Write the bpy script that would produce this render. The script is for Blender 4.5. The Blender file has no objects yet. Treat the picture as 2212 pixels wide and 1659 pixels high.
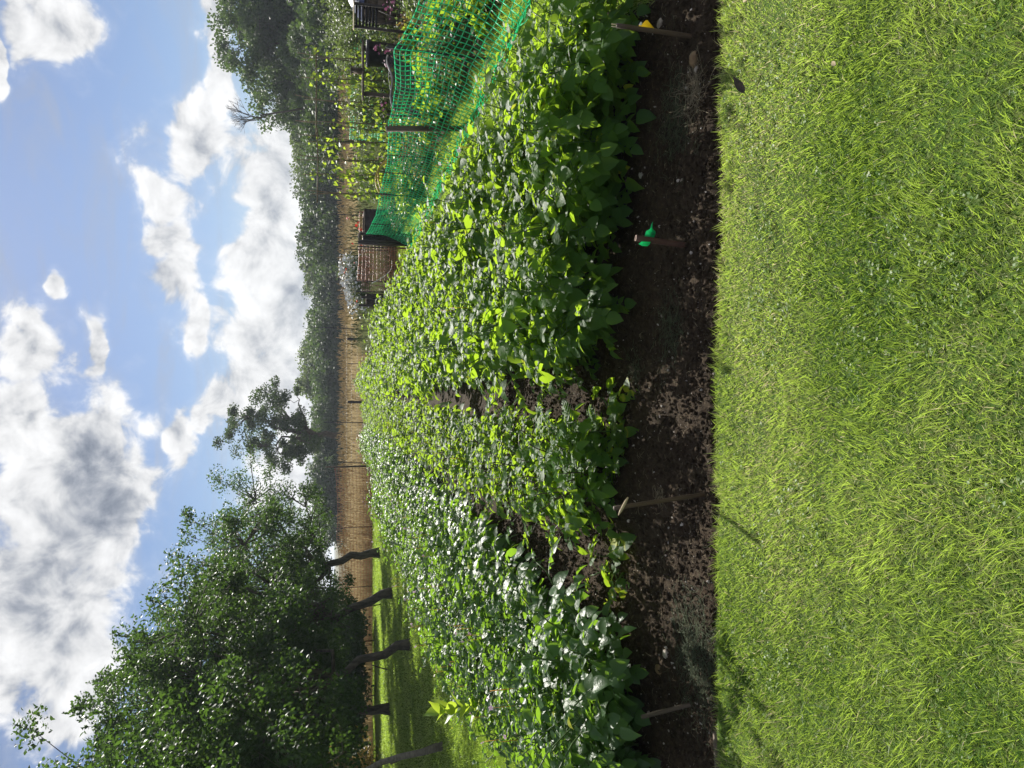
import bpy, math, random
import numpy as np
from mathutils import Vector, Matrix

R = math.radians
C = bpy.context.scene.collection
rng = np.random.default_rng(7)
random.seed(7)

# ------------------------------------------------------------------ camera
CAM_H, F = 1.55, 1597.0
PITCH, YAW = R(13.59), R(1.07)
fwd = np.array([math.sin(YAW)*math.cos(PITCH), math.cos(YAW)*math.cos(PITCH), -math.sin(PITCH)])
rgt = np.array([math.cos(YAW), -math.sin(YAW), 0.0])
up = np.cross(rgt, fwd)
cam_d = bpy.data.cameras.new('camera')
cam = bpy.data.objects.new('camera', cam_d); C.objects.link(cam)
# the phone was held upright, the picture lies on its side: image right = down
M = Matrix(((-up[0], rgt[0], -fwd[0]), (-up[1], rgt[1], -fwd[1]), (-up[2], rgt[2], -fwd[2])))
cam.matrix_world = Matrix.Translation((0, 0, CAM_H)) @ M.to_4x4()
cam_d.sensor_width = 36; cam_d.lens = 18 / (1106 / F)
cam_d.clip_start = 0.05; cam_d.clip_end = 5000
bpy.context.scene.camera = cam

def ray(px, py):
    d = fwd*F - up*(px-1106) + rgt*(829.5-py)
    return d
def G(px, py, z=0.0):
    d = ray(px, py); t = (z-CAM_H)/d[2]
    return np.array([d[0]*t, d[1]*t, z])
def P(px, py, Y):
    d = ray(px, py); t = Y/d[1]
    return np.array([d[0]*t, Y, CAM_H+d[2]*t])
def azel(px, py):
    d = ray(px, py); return math.atan2(d[0], d[1]), math.atan2(d[2], math.hypot(d[0], d[1]))

# ------------------------------------------------------------------ light
SUN_EL, SUN_AZ = R(36), R(8)
sl = bpy.data.lights.new('sun', 'SUN'); sl.energy = 5.0; sl.angle = R(0.5); sl.color = (1, .955, .87)
so = bpy.data.objects.new('sun', sl); C.objects.link(so)
sd = Vector((math.sin(SUN_AZ)*math.cos(SUN_EL), math.cos(SUN_AZ)*math.cos(SUN_EL), math.sin(SUN_EL)))
so.rotation_euler = sd.to_track_quat('Z', 'Y').to_euler()
so.location = (0, 0, 30)
sc = bpy.context.scene
sc.view_settings.view_transform = 'Standard'; sc.view_settings.look = 'None'
sc.view_settings.gamma = 1; sc.view_settings.exposure = 0.7
sc.render.engine = 'CYCLES'
sc.cycles.max_bounces = 8; sc.cycles.diffuse_bounces = 3; sc.cycles.glossy_bounces = 2
sc.cycles.transmission_bounces = 4; sc.cycles.transparent_max_bounces = 4
sc.cycles.sample_clamp_indirect = 6
sc.cycles.use_denoising = True

class NT:
    """tiny node helper"""
    def __init__(s, nt): s.nt = nt
    def n(s, t, **kw):
        n = s.nt.nodes.new(t)
        for k, v in kw.items(): setattr(n, k, v)
        return n
    def put(s, sock, v):
        if isinstance(v, bpy.types.NodeSocket): s.nt.links.new(v, sock)
        elif v is not None: sock.default_value = v
    def m(s, op, a, b=None, c=None, clamp=False):
        n = s.n('ShaderNodeMath', operation=op, use_clamp=clamp)
        s.put(n.inputs[0], a); s.put(n.inputs[1], b); s.put(n.inputs[2], c)
        return n.outputs[0]
    def v(s, op, a, b=None, out=0):
        n = s.n('ShaderNodeVectorMath', operation=op)
        s.put(n.inputs[0], a); s.put(n.inputs[1], b)
        return n.outputs[out]
    def noise(s, vec, scale, detail=4, rough=.55, dist=0.0, out=0):
        n = s.n('ShaderNodeTexNoise')
        s.put(n.inputs['Vector'], vec); n.inputs['Scale'].default_value = scale
        n.inputs['Detail'].default_value = detail; n.inputs['Roughness'].default_value = rough
        n.inputs['Distortion'].default_value = dist
        return n.outputs[out]
    def mix(s, f, a, b, bt='MIX'):
        n = s.n('ShaderNodeMix', data_type='RGBA', blend_type=bt)
        s.put(n.inputs[0], f); s.put(n.inputs[6], a); s.put(n.inputs[7], b)
        return n.outputs[2]
    def rampf(s, x, lo, hi, a=0.0, b=1.0, smooth=True):
        n = s.n('ShaderNodeMapRange', interpolation_type='SMOOTHSTEP' if smooth else 'LINEAR')
        s.put(n.inputs[0], x)
        for i, v in enumerate((lo, hi, a, b)): s.put(n.inputs[i+1], v)
        return n.outputs[0]

def c4(c): return (c[0], c[1], c[2], 1)

def build_world():
    w = bpy.data.worlds.new('World'); sc.world = w; w.use_nodes = True
    nt = w.node_tree; nt.nodes.clear(); k = NT(nt)
    out = k.n('ShaderNodeOutputWorld')
    sky = k.n('ShaderNodeTexSky', sky_type='NISHITA', sun_disc=False, sun_elevation=SUN_EL, sun_rotation=SUN_AZ)
    sky.altitude = 100; sky.air_density = 1.0; sky.dust_density = .5; sky.ozone_density = 1.6
    tc = k.n('ShaderNodeTexCoord')
    sep = k.n('ShaderNodeSeparateXYZ'); nt.links.new(tc.outputs['Generated'], sep.inputs[0])
    x, y, z = sep.outputs
    az = k.m('ARCTAN2', x, y)
    el = k.m('ARCSINE', z)
    cmb = k.n('ShaderNodeCombineXYZ'); k.put(cmb.inputs[0], az); k.put(cmb.inputs[1], el)
    ae = cmb.outputs[0]
    warp = k.noise(ae, 8.0, 4, .55, out=1)
    warp = k.v('MULTIPLY', k.v('SUBTRACT', warp, (.5, .5, .5)), (.15, .11, 0))
    p = k.v('ADD', ae, warp)
    # px, py, radius along elevation, radius along azimuth (read off as angles)
    blobs = [(150, 1130, 135, 230), (35, 970, 95, 160), (215, 960, 80, 120), (125, 1400, 95, 180), (20, 1300, 110, 200), (250, 1090, 70, 130),
             (45, 740, 55, 75), (120, 1540, 60, 80),
             (430, 300, 60, 75), (330, 400, 55, 80), (355, 500, 48, 70), (395, 620, 58, 95), (420, 700, 30, 70), (455, 250, 30, 45),
             (590, 300, 60, 70), (585, 420, 85, 95), (600, 560, 100, 110), (600, 700, 110, 120), (590, 800, 90, 90), (500, 870, 60, 55), (640, 640, 50, 420), (640, 900, 60, 120),
             (640, 600, 75, 330), (620, 480, 70, 260), (600, 830, 90, 80), (640, 300, 50, 120), (482, 70, 24, 170), (150, 55, 65, 80), (55, 35, 40, 70), (385, 950, 32, 62), (660, 1010, 110, 90), (440, 905, 34, 30),
             (200, 760, 24, 80), (110, 610, 18, 40), (5, 150, 12, 60)]
    f = None
    for (px, py, re, ra) in blobs:
        a0, e0 = azel(px, py)
        q = k.v('MULTIPLY', k.v('SUBTRACT', p, (a0, e0, 0)), (1597/ra, 1597/re, 0))
        l = k.v('LENGTH', q, out=1)
        if f is None: f = l
        else:
            n = k.n('ShaderNodeMath', operation='SMOOTH_MIN'); k.put(n.inputs[0], f); k.put(n.inputs[1], l); n.inputs[2].default_value = .25; f = n.outputs[0]
    # clouds all round the rest of the sky, so that the light and other views are right
    a0, e0 = azel(1106, 829)
    side = k.rampf(k.m('ABSOLUTE', az), .50, .62)
    hi = k.rampf(el, .38, .48)
    off = k.m('MAXIMUM', side, hi)
    bg = k.m('MULTIPLY', k.m('SUBTRACT', 1.30, k.m('MULTIPLY', k.noise(tc.outputs['Generated'], 3.0, 4, .5), 1.1)), 1.0)
    f = k.m('ADD', k.m('MULTIPLY', f, k.m('SUBTRACT', 1.0, off)), k.m('MULTIPLY', k.m('MULTIPLY', bg, 1.35), off))
    n1 = k.noise(ae, 19.0, 9, .57, .35)
    n2 = k.noise(k.v('ADD', ae, (-.006, .014, 0)), 19.0, 9, .57, .35)
    big = k.noise(ae, 8.0, 4, .5)
    d = k.m('ADD', k.m('SUBTRACT', 1.0, f), k.m('MULTIPLY', k.m('SUBTRACT', n1, .5), 2.2))
    alpha = k.m('ADD', k.m('MULTIPLY', k.rampf(d, -.10, .30), .82), k.m('MULTIPLY', k.rampf(d, -.55, .35), .18))
    # thin high streaks
    st = k.noise(k.v('MULTIPLY', k.v('ADD', ae, (0, 0, 3)), (2.2, 9.0, 1)), 3.0, 6, .6, .8)
    wisp = k.m('MULTIPLY', k.rampf(st, .42, .80), .50)
    haze = k.m('MULTIPLY', k.rampf(el, .02, .34, 1, 0, False), .06)
    big2 = k.noise(k.v('ADD', ae, (-.01, .05, 0)), 8.0, 4, .5)
    relief_shade = k.m('ADD', k.m('MULTIPLY', k.m('SUBTRACT', n1, n2), 1.25), k.m('MULTIPLY', k.m('SUBTRACT', big, big2), 1.0))  # light and shade of the cloud billows put into their colour
    core_shade = k.m('MULTIPLY', k.rampf(d, .25, 1.5), k.rampf(big, .36, .62, .08, .6))
    for (px, py, re, ra, am) in ((205, 1050, 75, 130, .62), (60, 1230, 80, 190, .40), (165, 1350, 60, 140, .25), (440, 290, 30, 45, .25), (640, 600, 40, 300, .22)):  # grey shade painted into the cloud undersides
        a0, e0 = azel(px, py)
        l = k.v('LENGTH', k.v('MULTIPLY', k.v('SUBTRACT', p, (a0, e0, 0)), (1597/ra, 1597/re, 0)), out=1)
        core_shade = k.m('ADD', core_shade, k.m('MULTIPLY', k.rampf(l, 1.25, .1), am))
    sh = k.m('SUBTRACT', k.m('ADD', 1.0, relief_shade), k.m('MULTIPLY', core_shade, .40))
    sh = k.m('MINIMUM', k.m('MAXIMUM', sh, .40), 1.2)
    ccol = k.mix(k.rampf(sh, .45, 1.02), (.50, .57, .70, 1), (1.0, 1.0, 1.0, 1))
    ccol = k.v('SCALE', ccol); nt.links.new(k.m('MULTIPLY', sh, CLOUD), ccol.node.inputs['Scale'])
    base = k.mix(wisp, k.mix(1.0, sky.outputs[0], (.70, .82, 1.04, 1), 'MULTIPLY'), (6.0, 6.4, 7.2, 1))
    base = k.mix(haze, base, (6.5, 7.0, 7.8, 1))
    a_out = k.m('MULTIPLY', alpha, k.rampf(el, -.05, .0))
    res = k.mix(k.m('MULTIPLY', a_out, .96), base, ccol)
    b = k.n('ShaderNodeBackground'); nt.links.new(res, b.inputs[0]); b.inputs[1].default_value = SKY
    nt.links.new(b.outputs[0], out.inputs[0])
    w.cycles.sampling_method = 'MANUAL'; w.cycles.sample_map_resolution = 512
SKY, CLOUD = .046, 11.8
build_world()

# ------------------------------------------------------------------ helpers
def _hash(ix, iy, s):
    h = (ix.astype(np.int64)*374761393 + iy.astype(np.int64)*668265263 + s*974634777) & 0xffffffff
    h = ((h ^ (h >> 13))*1274126177) & 0xffffffff
    h = h ^ (h >> 16)
    return (h & 0xffff)/65535.0
def vnoise(x, y, s=0):
    ix, iy = np.floor(x), np.floor(y); fx, fy = x-ix, y-iy
    fx = fx*fx*(3-2*fx); fy = fy*fy*(3-2*fy)
    a, b = _hash(ix, iy, s), _hash(ix+1, iy, s); c, d = _hash(ix, iy+1, s), _hash(ix+1, iy+1, s)
    return (a*(1-fx)+b*fx)*(1-fy) + (c*(1-fx)+d*fx)*fy
def fbm(x, y, s=0, o=4, g=.5):
    r, a, t = 0, 1, 0
    for i in range(o):
        r = r + a*vnoise(x*2**i, y*2**i, s+i*17); t += a; a *= g
    return r/t

def norm(v): return v/np.maximum(np.linalg.norm(v, axis=-1, keepdims=True), 1e-9)

class Geo:
    """collects arrays of vertices / faces (fixed-size polygons) with a per-vertex tint"""
    def __init__(s): s.v = []; s.f = []; s.t = []; s.n = 0
    def add(s, v, faces, tint=None):
        v = np.asarray(v, float).reshape(-1, 3)
        for f in (faces if isinstance(faces, list) else [faces]):
            if len(f): s.f.append(np.asarray(f, int)+s.n)
        s.v.append(v); s.n += len(v)
        s.t.append(np.full(len(v), .5) if tint is None else np.broadcast_to(tint, (len(v),)) if np.ndim(tint) else np.full(len(v), float(tint)))
        return s
    def obj(s, name, mat, parent=None, smooth=True):
        me = bpy.data.meshes.new(name)
        v = np.concatenate(s.v).astype(np.float32)
        me.vertices.add(len(v)); me.vertices.foreach_set('co', v.ravel())
        loops = np.concatenate([f.ravel() for f in s.f]).astype(np.int32)
        sizes = np.concatenate([np.full(len(f), f.shape[1]) for f in s.f]).astype(np.int32)
        me.loops.add(len(loops)); me.loops.foreach_set('vertex_index', loops)
        me.polygons.add(len(sizes))
        st = np.zeros(len(sizes), np.int32); st[1:] = np.cumsum(sizes)[:-1]
        me.polygons.foreach_set('loop_start', st); me.polygons.foreach_set('loop_total', sizes)
        me.polygons.foreach_set('use_smooth', np.full(len(sizes), smooth))
        a = me.attributes.new('tint', 'FLOAT', 'POINT'); a.data.foreach_set('value', np.concatenate(s.t).astype(np.float32))
        me.update(calc_edges=True)
        me.materials.append(mat)
        o = bpy.data.objects.new(name, me); C.objects.link(o)
        if parent: o.parent = parent
        return o

def tag(o, label=None, cat=None, group=None, kind=None):
    if label: o['label'] = label
    if cat: o['category'] = cat
    if group: o['group'] = group
    if kind: o['kind'] = kind
    return o
def thing(name, label, cat, loc=(0, 0, 0), rz=0, group=None):
    o = bpy.data.objects.new(name, None); C.objects.link(o)
    o.location = loc; o.rotation_euler = (0, 0, rz); o.empty_display_size = .1
    return tag(o, label, cat, group)
def dup(root, label=None, loc=None, rz=None, scale=None, group=None):
    r = root.copy(); C.objects.link(r)
    for ch in list(root.children):
        c = ch.copy(); C.objects.link(c); c.parent = r
        for g in ch.children:
            d = g.copy(); C.objects.link(d); d.parent = c
    place(r, label, loc, rz, scale, group)
    return r
def place(r, label=None, loc=None, rz=None, scale=None, group=None):
    if label: r['label'] = label
    if group: r['group'] = group
    if loc is not None: r.location = loc
    if rz is not None: r.rotation_euler = (0, 0, rz)
    if scale is not None: r.scale = scale if hasattr(scale, '__len__') else (scale,)*3

def cones(g, A, B, ra, rb, n=5, tint=.5):
    """tapered prisms between point arrays"""
    A, B = np.atleast_2d(A).astype(float), np.atleast_2d(B).astype(float)
    N = len(A); ra = np.broadcast_to(ra, (N,)); rb = np.broadcast_to(rb, (N,))
    d = norm(B-A); h = np.where(np.abs(d[:, 2:3]) > .9, np.array([[1., 0, 0]]), np.array([[0, 0, 1.]]))
    u = norm(np.cross(d, h)); w = np.cross(d, u)
    a = np.arange(n)*2*np.pi/n
    ring = u[:, None]*np.cos(a)[None, :, None] + w[:, None]*np.sin(a)[None, :, None]
    V = np.concatenate([A[:, None]+ring*ra[:, None, None], B[:, None]+ring*rb[:, None, None]], 1)
    i = np.arange(n); j = (i+1) % n
    q = np.stack([i, j, j+n, i+n], 1)
    Fq = (q[None]+(np.arange(N)*2*n)[:, None, None]).reshape(-1, 4)
    fs = [Fq]
    if n > 2:
        caps = np.stack([i[::-1], i+n])
        fs.append((caps[None]+(np.arange(N)*2*n)[:, None, None]).reshape(-1, n))
    t = tint if np.ndim(tint) == 0 else np.repeat(tint, 2*n)
    g.add(V.reshape(-1, 3), fs, t)
def tube(g, pts, rad, n=6, tint=.5):
    pts = np.asarray(pts, float); m = len(pts); rad = np.broadcast_to(rad, (m,))
    d = np.gradient(pts, axis=0); d = norm(d)
    h = np.array([0, 0, 1.]) if abs(d[0][2]) < .9 else np.array([1., 0, 0])
    u = norm(np.cross(d, h)); w = np.cross(d, u)
    a = np.arange(n)*2*np.pi/n
    V = pts[:, None] + (u[:, None]*np.cos(a)[None, :, None]+w[:, None]*np.sin(a)[None, :, None])*rad[:, None, None]
    i = np.arange(n); j = (i+1) % n
    q = np.stack([i, j, j+n, i+n], 1)
    Fq = (q[None]+(np.arange(m-1)*n)[:, None, None]).reshape(-1, 4)
    g.add(V.reshape(-1, 3), [Fq, i[None, ::-1], (i+(m-1)*n)[None]], tint)
def box(g, c, s, rz=0, tint=.5, tilt=None):
    c, s = np.array(c, float), np.array(s, float)/2
    v = np.array([[x, y, z] for x in (-1, 1) for y in (-1, 1) for z in (-1, 1)])*s
    if tilt is not None: v = v @ np.array(Matrix.Rotation(tilt[0], 3, tilt[1])).T
    ca, sa = math.cos(rz), math.sin(rz)
    v = v @ np.array([[ca, sa, 0], [-sa, ca, 0], [0, 0, 1]])
    g.add(v+c, np.array([[0, 1, 3, 2], [4, 6, 7, 5], [0, 4, 5, 1], [2, 3, 7, 6], [0, 2, 6, 4], [1, 5, 7, 3]]), tint)
    return g

def stamp(g, T, tf, Pp, D, N, S, tint, wid=1.0):
    """instances of template T (x across, y along, z normal) at Pp along D with normal N, size S"""
    D = norm(D); X = norm(np.cross(D, N)); Z = np.cross(X, D)
    S = np.broadcast_to(S, (len(Pp),)); wid = np.broadcast_to(wid, (len(Pp),))
    V = Pp[:, None] + (X[:, None]*T[None, :, :1]*wid[:, None, None] + D[:, None]*T[None, :, 1:2] + Z[:, None]*T[None, :, 2:])*S[:, None, None]
    k = len(T)
    fs = [(f[None]+(np.arange(len(Pp))*k)[:, None, None]).reshape(-1, f.shape[1]) for f in tf]
    g.add(V.reshape(-1, 3), fs, np.repeat(np.broadcast_to(tint, (len(Pp),)), k))

# leaf templates ------------------------------------------------------
def leaf_template(w, ts, curl=.25, fold=.18, wave=0.0, seed=0):
    rr = random.Random(seed)
    T = [(0, 0, 0)]; f3, f4 = [], []
    prev = None
    for i, (t, ww) in enumerate(zip(ts, w)):
        z = -curl*t*t
        if i == len(ts)-1:
            T.append((0, t, z)); tip = len(T)-1
            f3 += [(prev[0], prev[1], tip), (prev[1], prev[2], tip)]
        else:
            e = fold*ww + wave*rr.uniform(-1, 1)
            e2 = fold*ww + wave*rr.uniform(-1, 1)
            T += [(-ww, t-.04, z+e), (0, t, z), (ww, t-.04, z+e2)]
            cur = (len(T)-3, len(T)-2, len(T)-1)
            if prev is None: f3 += [(0, cur[1], cur[0]), (0, cur[2], cur[1])]
            else: f4 += [(prev[0], prev[1], cur[1], cur[0]), (prev[1], prev[2], cur[2], cur[1])]
            prev = cur
    fs = [np.array(f3)]
    if f4: fs.append(np.array(f4))
    return np.array(T, float), fs
POT = [leaf_template([.26, .38, .38, .28, .12, 0], [.10, .27, .50, .74, .9, 1.0], c, f, .035, s) for s, (c, f) in enumerate([(.3, .22), (.12, .35), (.5, .1), (.0, .25), (.35, .4)])]
APL = [leaf_template([.24, .28, 0], [.3, .62, 1], c, f) for c, f in [(.25, .3), (.5, .15)]]
DIA = [leaf_template([.36, 0], [.5, 1], c, f) for c, f in [(.2, .3), (.4, .1)]]
BEAN = [leaf_template([.42, .46, .3, 0], [.1, .3, .62, 1], .3, .15, .04, 3)]

# ------------------------------------------------------------------ materials
MATS = {}
def mat_base(name):
    m = bpy.data.materials.new(name); m.use_nodes = True; m.node_tree.nodes.clear()
    k = NT(m.node_tree); o = k.n('ShaderNodeOutputMaterial'); MATS[name] = m
    return m, k, o
def leafmat(name, dark, light, trans, tf=.5, rough=.42, spec=.5, nscale=8., objvar=.25, odd=None, crinkle=0):
    m, k, o = mat_base(name)
    at = k.n('ShaderNodeAttribute', attribute_name='tint')
    oi = k.n('ShaderNodeObjectInfo'); ge = k.n('ShaderNodeNewGeometry')
    tc = k.n('ShaderNodeTexCoord')
    t = k.m('ADD', at.outputs['Fac'], k.m('MULTIPLY', k.m('SUBTRACT', oi.outputs['Random'], .5), objvar), clamp=True)
    nz = k.m('SUBTRACT', k.noise(tc.outputs['Object'], nscale, 3), .5)
    t = k.m('ADD', t, k.m('MULTIPLY', nz, .5), clamp=True)
    col = k.mix(t, c4(dark), c4(light))
    tcol = k.mix(t, c4([c*.75 for c in trans]), c4([c*1.15 for c in trans]))
    if odd:
        w = k.rampf(at.outputs['Fac'], .94, .96)
        col = k.mix(w, col, c4(odd)); tcol = k.mix(w, tcol, c4([min(1, c*1.3) for c in odd]))
    b = k.n('ShaderNodeBsdfPrincipled'); k.put(b.inputs['Base Color'], col)
    b.inputs['Roughness'].default_value = rough; b.inputs['Specular IOR Level'].default_value = spec
    if crinkle:
        bp = k.n('ShaderNodeBump'); bp.inputs['Strength'].default_value = .9; bp.inputs['Distance'].default_value = .004
        k.put(bp.inputs['Height'], k.noise(tc.outputs['Object'], crinkle, 3, .6)); m.node_tree.links.new(bp.outputs[0], b.inputs['Normal'])
    tr = k.n('ShaderNodeBsdfTranslucent'); k.put(tr.inputs[0], tcol)
    mx = k.n('ShaderNodeMixShader'); mx.inputs[0].default_value = tf
    m.node_tree.links.new(b.outputs[0], mx.inputs[1]); m.node_tree.links.new(tr.outputs[0], mx.inputs[2])
    m.node_tree.links.new(mx.outputs[0], o.inputs[0])
    return m
def solid(name, c1, c2=None, rough=.7, scale=20., detail=4, metal=0., spec=.4, stretch=(1, 1, 1), bump=0., tintmix=None):
    m, k, o = mat_base(name)
    tc = k.n('ShaderNodeTexCoord')
    vec = k.v('MULTIPLY', tc.outputs['Object'], stretch)
    nz = k.noise(vec, scale, detail, .6)
    col = k.mix(k.rampf(nz, .3, .7), c4(c1), c4(c2 or c1))
    if tintmix:
        at = k.n('ShaderNodeAttribute', attribute_name='tint')
        col = k.mix(at.outputs['Fac'], col, c4(tintmix))
    b = k.n('ShaderNodeBsdfPrincipled'); k.put(b.inputs['Base Color'], col)
    b.inputs['Roughness'].default_value = rough; b.inputs['Metallic'].default_value = metal
    b.inputs['Specular IOR Level'].default_value = spec
    if bump:
        bp = k.n('ShaderNodeBump'); bp.inputs['Strength'].default_value = bump; bp.inputs['Distance'].default_value = .01
        k.put(bp.inputs['Height'], nz); m.node_tree.links.new(bp.outputs[0], b.inputs['Normal'])
    m.node_tree.links.new(b.outputs[0], o.inputs[0])
    return m

m_pot = leafmat('potato leaf', (.030, .085, .026), (.058, .135, .028), (.44, .66, .035), .52, .50, .22, odd=(.42, .46, .04), crinkle=55)
m_potblue = leafmat('bluish potato leaf', (.032, .085, .035), (.065, .13, .045), (.28, .50, .03), .48, .40, .40, odd=(.42, .46, .04), crinkle=55)
m_stem = leafmat('potato stem', (.06, .12, .03), (.10, .17, .04), (.2, .3, .03), .25, .45)
m_stemdark = leafmat('dark potato stem', (.045, .03, .022), (.08, .06, .03), (.1, .07, .03), .1, .5)
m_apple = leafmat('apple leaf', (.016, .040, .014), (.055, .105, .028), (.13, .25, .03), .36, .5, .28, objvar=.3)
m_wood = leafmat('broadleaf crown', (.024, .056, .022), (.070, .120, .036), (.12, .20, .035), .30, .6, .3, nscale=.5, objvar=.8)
m_woodp = leafmat('pale broadleaf crown', (.045, .078, .030), (.11, .16, .050), (.20, .28, .06), .36, .6, .3, nscale=.5, objvar=.6)
m_bean = leafmat('bean leaf', (.06, .13, .03), (.12, .20, .035), (.50, .66, .05), .5, .45)
m_shrub = leafmat('shrub leaf', (.05, .085, .035), (.11, .15, .05), (.2, .28, .06), .4, .5, objvar=.7)
m_redveg = leafmat('reddish vegetable leaf', (.12, .055, .03), (.20, .15, .04), (.34, .25, .06), .45, .5, objvar=.6)
m_grass = leafmat('lawn blade', (.072, .175, .024), (.50, .46, .23), (.50, .70, .085), .50, .45, .32, nscale=1.3, odd=(.55, .48, .28))
m_straw = leafmat('dry meadow grass', (.34, .26, .13), (.60, .49, .29), (.58, .47, .26), .35, .7, .2, nscale=.4)
m_meadow = leafmat('green meadow grass', (.07, .10, .035), (.22, .22, .10), (.22, .26, .10), .35, .6, .3, nscale=.4)
m_bark = solid('bark', (.035, .028, .022), (.11, .09, .07), .85, 14, 6, stretch=(1, 1, .25), bump=.8)
m_slim = solid('smooth grey bark', (.10, .085, .065), (.20, .17, .135), .7, 12, 5, stretch=(1, 1, 3), bump=.4)
m_timber = solid('weathered timber', (.06, .045, .03), (.16, .12, .085), .8, 18, 5, stretch=(1, 1, .15), bump=.4)
m_darkwood = solid('dark stained timber', (.018, .014, .012), (.05, .038, .03), .6, 18, 5, stretch=(1, 1, .2))
m_cane = solid('bamboo cane', (.10, .07, .035), (.22, .16, .08), .5, 25, 3, stretch=(1, 1, .3))
m_stake = solid('shaded brown stake wood', (.05, .032, .018), (.10, .065, .038), .6, 25, 4, stretch=(1, 1, .2))  # darker than the canes; shade on the stakes is put into the colour
m_pipe = solid('rusty pipe', (.05, .022, .014), (.09, .04, .025), .6, 40, 4)
m_rim = solid('pale pipe rim', (.28, .17, .12), (.35, .22, .16), .6, 40, 4)
m_net = leafmat('green plastic net', (.04, .72, .36), (.16, .92, .58), (.12, 1.0, .6), .55, .3, .8)
m_onet = solid('orange plastic mesh', (.58, .20, .12), (.62, .28, .18), .45, 20, 3)
m_pnet = solid('pinkish plastic mesh', (.30, .18, .16), (.45, .30, .27), .45, 20, 3)
m_black = solid('black plastic', (.008, .008, .011), (.016, .016, .02), .4, 20, 3)
m_steel = solid('dark metal post', (.012, .013, .014), (.03, .03, .03), .5, 30, 3)
m_white = solid('white', (.75, .75, .72), (.85, .85, .82), .5, 20, 2)
m_pale = solid('pale wood', (.42, .33, .19), (.55, .45, .28), .6, 40, 3)
m_blue = solid('blue tarpaulin', (.03, .04, .09), (.06, .08, .16), .35, 6, 3)
m_grey = solid('grey fleece', (.22, .21, .21), (.34, .32, .31), .8, 8, 3)
m_flint = solid('flint stone', (.22, .16, .11), (.42, .35, .27), .6, 30, 4, bump=.3, tintmix=(.60, .56, .52))
m_brstone = solid('brown stone', (.13, .075, .035), (.24, .16, .08), .7, 30, 4, bump=.3)
m_deadleaf = solid('dark dead leaf', (.028, .022, .014), (.07, .05, .03), .5, 60, 3)
m_hay = leafmat('dry roots and clippings', (.22, .17, .10), (.45, .38, .25), (.2, .17, .1), .2, .7, .3)
m_clip = leafmat('greenish clippings', (.05, .075, .04), (.13, .15, .08), (.1, .13, .05), .2, .7, .3)
m_petal = leafmat('white petal', (.75, .74, .74), (.85, .82, .84), (.8, .78, .8), .35, .5)
m_ppetal = leafmat('pale pink petal', (.62, .45, .58), (.75, .62, .72), (.7, .5, .65), .35, .5)
m_pink = leafmat('magenta petal', (.30, .07, .17), (.42, .14, .26), (.35, .10, .2), .35, .5)
m_red = leafmat('red petal', (.65, .03, .02), (.80, .08, .04), (.8, .06, .03), .4, .5)
m_yel = solid('orange stamen', (.80, .35, .03), (.85, .45, .05), .5)
m_yrope = solid('yellow hose', (.55, .38, .05), (.62, .46, .08), .4)

def tagmat(name, col, trans):
    m, k, o = mat_base(name)
    b = k.n('ShaderNodeBsdfPrincipled'); b.inputs['Base Color'].default_value = c4(col); b.inputs['Roughness'].default_value = .35
    tr = k.n('ShaderNodeBsdfTranslucent'); tr.inputs[0].default_value = c4(trans)
    mx = k.n('ShaderNodeMixShader'); mx.inputs[0].default_value = .45
    m.node_tree.links.new(b.outputs[0], mx.inputs[1]); m.node_tree.links.new(tr.outputs[0], mx.inputs[2]); m.node_tree.links.new(mx.outputs[0], o.inputs[0])
    return m
m_gtag = tagmat('green plastic tag', (.03, .62, .28), (.03, .8, .35))
m_ytag = tagmat('yellow plastic tag', (.78, .60, .03), (.8, .65, .05))

def groundmat(name, cols, scales, bump=.5, bdist=.02, rough=.95, spec=.15):
    m, k, o = mat_base(name)
    tc = k.n('ShaderNodeTexCoord'); ob = tc.outputs['Object']
    a = k.noise(ob, scales[0], 6, .6); b_ = k.noise(ob, scales[1], 5, .65); c_ = k.noise(ob, scales[2], 3, .7)
    col = k.mix(k.rampf(a, .35, .65), c4(cols[0]), c4(cols[1]))
    col = k.mix(k.m('MULTIPLY', k.rampf(b_, .42, .70), .85), col, c4(cols[2]))
    col = k.mix(k.m('MULTIPLY', k.rampf(c_, .60, .72), .6), col, c4(cols[3]))
    b = k.n('ShaderNodeBsdfPrincipled'); k.put(b.inputs['Base Color'], col); b.inputs['Roughness'].default_value = rough
    b.inputs['Specular IOR Level'].default_value = spec
    bp = k.n('ShaderNodeBump'); bp.inputs['Strength'].default_value = bump; bp.inputs['Distance'].default_value = bdist
    k.put(bp.inputs['Height'], k.m('ADD', b_, k.m('MULTIPLY', c_, .6))); m.node_tree.links.new(bp.outputs[0], b.inputs['Normal'])
    m.node_tree.links.new(b.outputs[0], o.inputs[0])
    return m
m_soil = groundmat('garden soil', [(.028, .019, .012), (.050, .034, .022), (.082, .060, .036), (.17, .135, .085)], (3., 40., 160.), .9, .012)
m_thatch = groundmat('lawn floor', [(.035, .075, .012), (.065, .125, .020), (.10, .115, .035), (.20, .17, .09)], (2., 35., 180.), .9, .01)
m_lawn = groundmat('mown lawn', [(.085, .145, .015), (.12, .19, .018), (.15, .21, .03), (.20, .22, .05)], (.5, 6., 45.), .9, .03, spec=.0)
m_field = groundmat('meadow floor', [(.10, .10, .04), (.16, .14, .07), (.20, .17, .09), (.25, .21, .12)], (.1, 1., 12.), .6, .1)

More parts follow.
